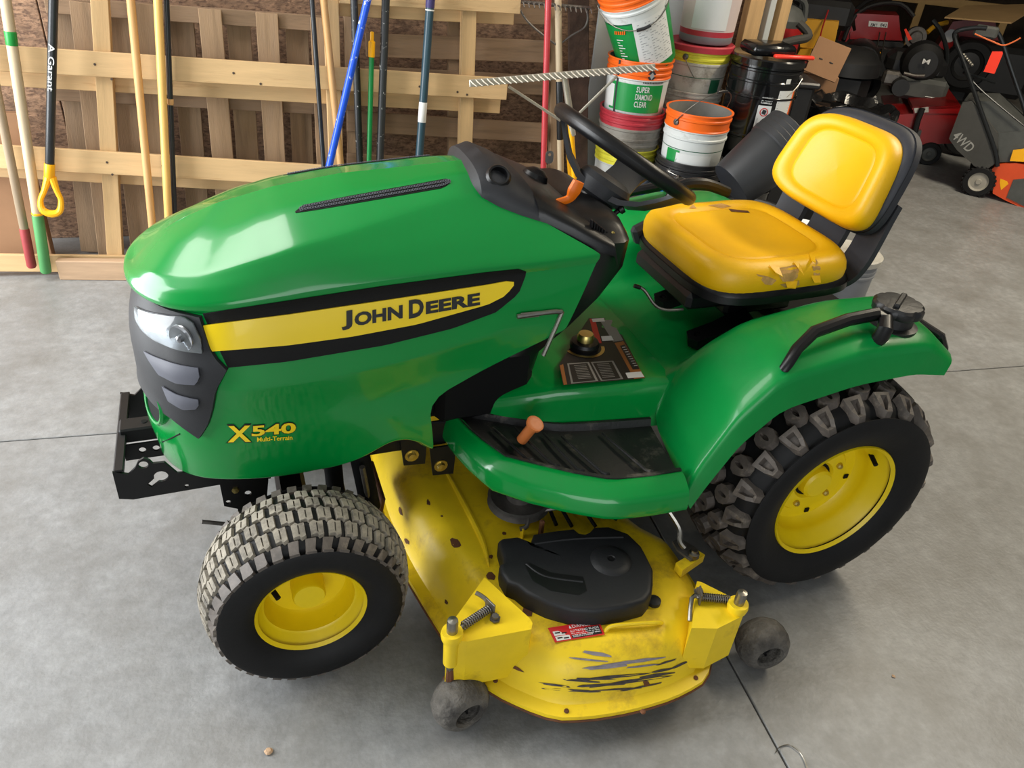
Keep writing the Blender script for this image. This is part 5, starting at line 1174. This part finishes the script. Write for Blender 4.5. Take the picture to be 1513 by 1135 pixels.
part('lettering', xf((V, F), basis(o_, PN, xq)), 'bag_letter', e, 0)
for pts, off in ((((1474, 246), (1470, 222), (1448, 160), (1424, 92), (1411, 58), (1414, 46), (1440, 41), (1458, 42)), .02), (((1458, 42), (1472, 47), (1480, 60), (1495, 105), (1515, 165), (1520, 200)), -.30)):
    part('handle_tube', tube([atp(p, WC+PN*off, PN) for p in pts], .014, 10, 4), 'tube_dark', e)
part('cross_bar', tube([atp((1424, 107), WC+PN*.0, PN), atp((1470, 122), WC-PN*.2, PN)], .009), 'tube_dark', e); part('control_cable', tube([atp(p, WC+PN*.0, PN) for p in ((1425, 107), (1455, 138), (1513, 186))], .005, 6, 4), 'tube_dark', e)
part('control_box', xf(box((0, 0, 0), (.14, .07, .07), .012), Matrix.Translation(atp((1457, 47), WC-PN*.1, PN))@R(-53, 'Z')), 'mach_grey', e)
part('pull_cord', tube([atp(p, WC+PN*.03, PN) for p in ((1440, 50), (1468, 62), (1482, 67), (1495, 63), (1508, 56))], .005, 6, 4), 'wire_orange', e)
tg = O('price_tag', ([atp(p, WC+PN*.05, PN) for p in ((1466, 76), (1481, 76), (1482, 79), (1470, 108), (1469, 109), (1453, 106), (1454, 104))], [tuple(range(7))]), 'tag_red', None, 0)
vs_ = [v.co.copy() for v in tg.data.vertices]; bpy.data.objects.remove(tg)
tg = O('hang_tag', (vs_+[v-PN*.001 for v in vs_], [tuple(range(7)), tuple(range(7, 14))[::-1]]+[(i, (i+1) % 7, 7+(i+1) % 7, 7+i) for i in range(7)]), 'tag_red', None, 0); tag(tg, 'bright red-orange tag hanging from the push mower handle', 'tag', 'red tags on machines')
# red walk-behind mower with caster leg
RD = 5.75
c = atd((1365, 178), RD); e = thing('commercial_mower', Vector((c.x, c.y, 0)), 'red walk-behind mower with a flat red deck and black engine', 'lawn mower')
PN2 = Vector((-.62, -.785, 0)); c0_ = c
def s2(pxs, m, nm, off, th):
    pts = [atp(p, c0_+PN2*off, PN2) for p in pxs]
    n = len(pts); V = pts+[v-PN2*th for v in pts]
    return part(nm, (V, [tuple(range(n)), tuple(range(n, 2*n))[::-1]]+[(i, (i+1) % n, n+(i+1) % n, n+i) for i in range(n)]), m, e, 30)
s2([(1312, 171), (1350, 168), (1420, 166), (1420, 205), (1408, 212), (1352, 214), (1330, 205), (1314, 190)], 'mach_red', 'deck_skirt', .05, .75)
s2([(1349, 158), (1420, 156), (1420, 168), (1350, 168)], 'mach_red', 'deck_lip', .06, .80)
s2([(1350, 160), (1372, 158), (1372, 166), (1352, 167)], 'aluminium', 'worn_edge', .065, .01)
tp4 = [atp(p, c0_+PN2*.06, PN2) for p in ((1349, 158), (1420, 156))]; tp5 = [v-PN2*.75 for v in tp4]
part('deck_top', (tp4+tp5[::-1]+[v+Vector((0, 0, -.02)) for v in tp4+tp5[::-1]], [(0, 1, 2, 3), (4, 5, 6, 7), (0, 1, 5, 4), (1, 2, 6, 5), (2, 3, 7, 6), (3, 0, 4, 7)]), 'mach_red', e, 0)
q = (tp4[0]+tp4[1]+tp5[0]+tp5[1])/4; part('deck_emblem', xf(lathe([(0, .004), (.07, .004), (.075, 0)], 24), T(*q)), 'decal_white', e)
part('engine_block', bx(atd((1358, 128), RD+.25), (.38, .30, .16), -40, .03), 'mach_grey', e); part('engine_shroud', bx(atd((1352, 95), RD+.3), (.44, .34, .18), -40, .06), 'mach_dark', e)
part('flywheel_cover', xf(lathe([(.0, .10), (.10, .10), (.14, .06), (.15, 0), (.15, -.06)], 26), basis(atd((1362, 92), RD+.12), PN2)), 'mach_dark', e)
V, F = textfit('M', .05, .035, .01); part('engine_emblem', xf((V, F), basis(atd((1362, 94), RD+.0), PN2, (.785, -.62, 0))), 'decal_white', e, 0)
part('muffler', bx(atd((1317, 115), RD+.05), (.13, .10, .10), -40, .02), 'dull_steel', e); part('air_filter', xf(lathe([(0, .05), (.06, .05), (.06, -.05), (0, -.05)], 20), basis(atd((1330, 128), RD-.02), PN2)), 'mach_dark', e)
part('fuel_line', tube([atd(p, RD+.05) for p in ((1335, 108), (1352, 112), (1366, 112))], .012, 8, 3), 'dull_steel', e)
s2([(1343, 192), (1362, 194), (1350, 232), (1340, 237), (1337, 228)], 'mach_grey', 'caster_fork', .10, .05); part('caster_arm', tube([atp((1363, 160), c0_+PN2*.09, PN2), atp((1356, 178), c0_+PN2*.09, PN2), atp((1352, 195), c0_+PN2*.09, PN2)], .022, 10), 'mach_dark', e)
fq = atp((1352, 232), c0_+PN2*.08, PN2); wheel(e, Vector((fq.x+.10, fq.y-.02, .085)), .085, .06, PN2)
wheel(e, atd((1430, 195), RD+.3)*1, .18, .10, PN2, 'tyre', 'mach_dark')
part('mower_handle', tube([atd(p, RD+.5) for p in ((1385, 130), (1400, 90), (1392, 50), (1378, 30))], .018, 8, 3), 'tube_dark', e)
# red tiller with white plate
TD = 6.95
c = atd((1292, 45), TD); e = thing('garden_tiller', Vector((c.x, c.y, 0)), 'red machine with a white number plate under dark handlebars', 'tiller')
def s3(pxs, m, nm, off, th, sm=30):
    pts = [atp(p, c+PN2*off, PN2) for p in pxs]; n = len(pts); V = pts+[v-PN2*th for v in pts]
    return part(nm, (V, [tuple(range(n)), tuple(range(n, 2*n))[::-1]]+[(i, (i+1) % n, n+(i+1) % n, n+i) for i in range(n)]), m, e, sm)
s3([(1262, 22), (1268, 20), (1328, 23), (1330, 44), (1334, 60), (1256, 58), (1256, 48), (1265, 45)], 'mach_red', 'housing', .0, .35)
s3([(1284, 31), (1312, 33), (1311, 41), (1283, 39)], 'decal_white', 'number_plate', .006, .006)
for t, x in (('BMT', 1286), ('842', 1300)):
    V, F = textfit(t, .055, .028, .015); part('lettering', xf((V, F), basis(atp((x, 39), c+PN2*.008, PN2), PN2, (.785, -.62, 0.0))), 'print_dark', e, 0)
s3([(1247, 35), (1256, 30), (1262, 50), (1250, 62), (1238, 60)], 'mach_red', 'side_shield', -.02, .2); s3([(1262, 60), (1330, 62), (1336, 66), (1330, 75), (1262, 72)], 'mach_dark', 'lower_guard', -.02, .3)
part('gearbox', bx(atd((1285, 90), TD+.1), (.42, .32, .26), -38, .04), 'mach_dark', e)
for x in (1300, 1309): part('control_rod', tube([atd((x, 48), TD-.1), atd((x-9, 95), TD-.15)], .006, 6), 'steel', e)
part('rod_clip', bx(atd((1297, 81), TD-.18), (.03, .03, .05), 0, .004), 'yellow_plastic', e)
part('handlebar', tube([atd(p, TD) for p in ((1246, 60), (1262, 25), (1290, 8), (1330, 6), (1350, 25))], .020, 8, 3), 'mach_dark', e); part('handlebar', tube([atd(p, TD+.3) for p in ((1240, 40), (1280, 2), (1330, -12))], .020, 8, 3), 'mach_dark', e)
part('tine_shaft', xf(lathe([(0, .2), (.15, .2), (.17, .15), (.17, -.15), (.15, -.2), (0, -.2)], 24), basis(atd((1270, 90), TD-.05), PN2)), 'mach_dark', e)
wheel(e, Vector((c.x+.1, c.y+.1, .20)), .20, .12, PN2, 'tyre', 'mach_dark')
part('pulley_motor', xf(lathe([(0, .05), (.05, .05), (.06, .02), (.09, .02), (.09, -.05), (0, -.05)], 20), basis(atd((1353, 55), TD+.1), PN2)), 'dull_steel', e)
for k in range(9): part('rivet', xf(lathe([(0, .01), (.012, .006), (.014, 0)], 8), basis(atd((1265+k*2.2, 78+k*1.8), TD-.2), PN2)), 'aluminium', e)
t2 = [atd(p, TD-.25) for p in ((1336, 44), (1339, 42), (1348, 58), (1342, 60), (1338, 50))]
o = O('hang_tag', (t2+[v-PN2*.001 for v in t2], [(0, 1, 2, 3, 4), (9, 8, 7, 6, 5)]+[(i, (i+1) % 5, 5+(i+1) % 5, 5+i) for i in range(5)]), 'tag_red', None, 0); tag(o, 'small red-orange tag on the red machine with the number plate', 'tag', 'red tags on machines')
# second red machine behind
SD = 7.6; c = atd((1410, 60), SD); e = thing('snow_blower', Vector((c.x, c.y, 0)), 'second red machine standing behind the push mower handle', 'machine')
def s4(pxs, m, nm, off, th):
    pts = [atp(p, c+PN2*off, PN2) for p in pxs]; n = len(pts); V = pts+[v-PN2*th for v in pts]
    return part(nm, (V, [tuple(range(n)), tuple(range(n, 2*n))[::-1]]+[(i, (i+1) % n, n+(i+1) % n, n+i) for i in range(n)]), m, e, 30)
s4([(1386, 68), (1408, 32), (1424, 30), (1410, 60), (1404, 80)], 'mach_red', 'chute', .02, .25); s4([(1410, 30), (1470, 28), (1476, 62), (1420, 64)], 'mach_red', 'hood', -.2, .4)
part('emblem', xf(lathe([(0, .004), (.055, .004), (.06, 0)], 20), basis(atp((1404, 53), c+PN2*.024, PN2), PN2)), 'decal_white', e)
wheel(e, atd((1428, 95), SD-.2), .22, .12, PN2, 'tyre', 'mach_dark')
for k in range(6): part('wheel_stud', xf(lathe([(0, .01), (.012, .006), (.014, 0)], 8), basis(atd((1424+k*2.5, 81+k*3), SD-.35), PN2)), 'aluminium', e)
part('frame_block', bx(atd((1460, 100), SD), (.7, .5, .45), -38, .05), 'mach_dark', e); part('body_block', bx(Vector((c.x+.1, c.y+.2, .22)), (.7, .6, .44), -38, .05), 'mach_dark', e)
part('bent_hose', tube([atd(p, SD-.1) for p in ((1370, 48), (1382, 38), (1400, 33))], .022, 8, 3), 'mach_yellow', e)
# cardboard sheet lying on top, dark clutter, shelf
mat('shelf_wood', (196, 160, 104), .7, var=.12)
q4 = [atd(p, d) for p, d in (((1396, 25), 7.2), ((1425, 8), 7.6), ((1513, 6), 7.6), ((1560, 10), 7.5), ((1513, 22), 7.1), ((1495, 33), 6.9))]
o = O('cardboard_sheet', (q4+[v-Vector((0, 0, .012)) for v in q4], [tuple(range(6)), tuple(range(6, 12))[::-1]]+[(i, (i+1) % 6, 6+(i+1) % 6, 6+i) for i in range(6)]), 'cardboard_light', None, 0); tag(o, 'tan cardboard sheet lying over machines at the upper right', 'cardboard')
sa, sb_ = atd((1335, 1), 9.0), atd((1520, 12), 8.7); sa.z = sb_.z = (sa.z+sb_.z)/2
e = thing('wooden_bench', Vector(((sa.x+sb_.x)/2, (sa.y+sb_.y)/2, 0)), 'pale wooden shelf frame behind the machines at top right', 'shelf')
mx, s = board(sa-(sb_-sa)*.1, sb_+(sb_-sa)*.3, .09, .04, PN2); o = part('beam', xf(box((0, 0, 0), s, .003), mx), 'shelf_wood', e, 0)
for k in (.15, .5, .85, 1.2):
    q = sa.lerp(sb_, k); part('leg', bx(Vector((q.x, q.y, q.z/2)), (.08, .08, q.z), -38, .003), 'shelf_wood', e, 0)
# yellow machine with red wet vac and hose, box, black bin
YD = 5.9; c = atd((1212, 55), YD); e = thing('yellow_machine', Vector((c.x, c.y, 0)), 'yellow panelled machine behind the red shop vacuum', 'machine')
def s5(pxs, m, nm, off, th):
    pts = [atp(p, c+PN2*off, PN2) for p in pxs]; n = len(pts); V = pts+[v-PN2*th for v in pts]
    return part(nm, (V, [tuple(range(n)), tuple(range(n, 2*n))[::-1]]+[(i, (i+1) % n, n+(i+1) % n, n+i) for i in range(n)]), m, e, 30)
s5([(1184, 28), (1240, 32), (1232, 70), (1222, 74), (1182, 70)], 'mach_yellow', 'panel', 0, .4); part('engine', bx(atd((1215, 18), YD+.1), (.45, .3, .2), -38, .04), 'mach_dark', e); part('base', bx(Vector((c.x+.2, c.y+.2, .2)), (.5, .5, .4), -38, .04), 'mach_dark', e)
part('cable', tube([atd(p, YD-.1) for p in ((1224, 15), (1214, 45), (1208, 75))], .006, 6, 3), 'mach_red', e)
s5([(1182, 74), (1200, 72), (1190, 102), (1166, 102)], 'mach_yellow', 'lower_panel', .05, .3)
VD = 4.85; c = atd((1157, 45), VD); e = thing('shop_vacuum', Vector((c.x, c.y, 0)), 'red shop vacuum with grey top and bent hose by the corner studs', 'vacuum')
part('tank', xf(lathe([(0, .12), (.13, .12), (.16, .3), (.165, c.z+.02), (.15, c.z+.03), (0, c.z+.03)], 28), T(c.x+.02, c.y+.1, 0)), 'vac_red', e); part('motor_head', xf(lathe([(.165, 0), (.17, .04), (.13, .10), (.07, .13), (0, .13)], 28), T(c.x+.02, c.y+.1, c.z+.02)), 'mach_grey', e)
part('carry_handle', tube([Vector((c.x-.1, c.y+.05, c.z+.06)), Vector((c.x-.05, c.y+.02, c.z+.19)), Vector((c.x+.1, c.y, c.z+.17)), Vector((c.x+.14, c.y, c.z+.06))], .02, 8, 4), 'mach_grey', e)
part('hose', tube([atd(p, VD-.15) for p in ((1180, 34), (1193, 48), (1192, 56), (1172, 60), (1150, 66))], .026, 10, 4), 'hose_grey', e)
for k in range(3): 
    a = 2.1*k; part('caster', xf(lathe([(0, .02), (.05, .02), (.05, -.02), (0, -.02)], 14), T(c.x+.02+.12*math.cos(a), c.y+.1+.12*math.sin(a), .055)@R(90, 'X')), 'mach_dark', e); part('caster_post', rod((c.x+.02+.12*math.cos(a), c.y+.1+.12*math.sin(a), .08), (c.x+.02+.11*math.cos(a), c.y+.1+.11*math.sin(a), .16), .015), 'mach_dark', e)
BD = 4.5; c = atd((1222, 88), BD); e = thing('carton', Vector((c.x, c.y, 0)), 'brown cardboard carton with two slots between black pail and red machine', 'box')
part('front_panel', xf(box((0, 0, 0), (.20, .012, .20), .002), Matrix.Translation(c)@R(-30, 'Z')@R(-18, 'X')@R(14, 'Y')), 'cardboard', e, 0); part('carton_body', bx(Vector((c.x+.06, c.y+.12, (c.z-.1)/2)), (.24, .16, c.z-.1), -30, .004), 'cardboard', e, 0)
for sx in (-.035, .03): part('slot', xf(box((sx, -.007, -.01), (.022, .004, .006), .001), Matrix.Translation(c)@R(-30, 'Z')@R(-18, 'X')@R(14, 'Y')), 'mach_dark', e, 0)
TB = atd((1190, 128), 4.05); e = thing('black_bin', Vector((TB.x, TB.y, 0)), 'square black plastic bin beside the tall black pail', 'bin')
part('body', bx(Vector((TB.x, TB.y+.16, TB.z/2)), (.26, .24, TB.z), -20, .02), 'mach_dark', e); part('rim', bx(Vector((TB.x, TB.y+.16, TB.z)), (.29, .27, .03), -20, .01), 'pail_blackplastic', e)
TC = atd((1254, 158), 4.35); e = thing('trash_can', Vector((TC.x, TC.y, 0)), 'round black trash can lined with a crumpled black bag', 'trash can')
tz = TC.z; part('can', xf(lathe([(0, 0), (.20, 0), (.21, .01), (.255, tz-.03), (.265, tz-.02), (.265, tz+.005), (.25, tz+.008), (.24, tz-.05), (0, tz-.10)], 40), T(TC.x, TC.y, 0)), 'pail_blackplastic', e)
bg = []
for r, z in ((.267, tz-.10), (.272, tz), (.262, tz+.022), (.235, tz+.012), (.18, tz-.02), (.10, tz-.01), (.001, tz-.0)):
    bg.append([Vector((TC.x+(r+random.uniform(-.012, .012)*(r > .01))*math.cos(2*math.pi*i/40), TC.y+(r+random.uniform(-.012, .012)*(r > .01))*math.sin(2*math.pi*i/40), z+random.uniform(-.02, .02)*(z > tz-.05))) for i in range(40)])
part('bag_liner', grid(bg, True), 'black_bag', e, 30)
# dark machine mass between trash can and tiller
MC = atd((1268, 108), 5.5); e = thing('black_machine', Vector((MC.x, MC.y, 0)), 'black hooded machine standing behind the trash can', 'machine')
part('body', bx(Vector((MC.x, MC.y+.2, MC.z/2+.03)), (.46, .36, MC.z+.0), -35, .08), 'mach_dark', e); part('hood', xf(lathe([(0, .14), (.16, .12), (.24, .05), (.25, -.04)], 28), Matrix.Translation((MC.x, MC.y+.15, MC.z+.02))), 'mach_dark', e)
part('lever', tube([atd((1205, 128), 4.7), atd((1225, 115), 4.8), atd((1236, 105), 5.0)], .012, 8), 'mach_grey', e)
ZT_ = atd((1187, 92), 4.3)
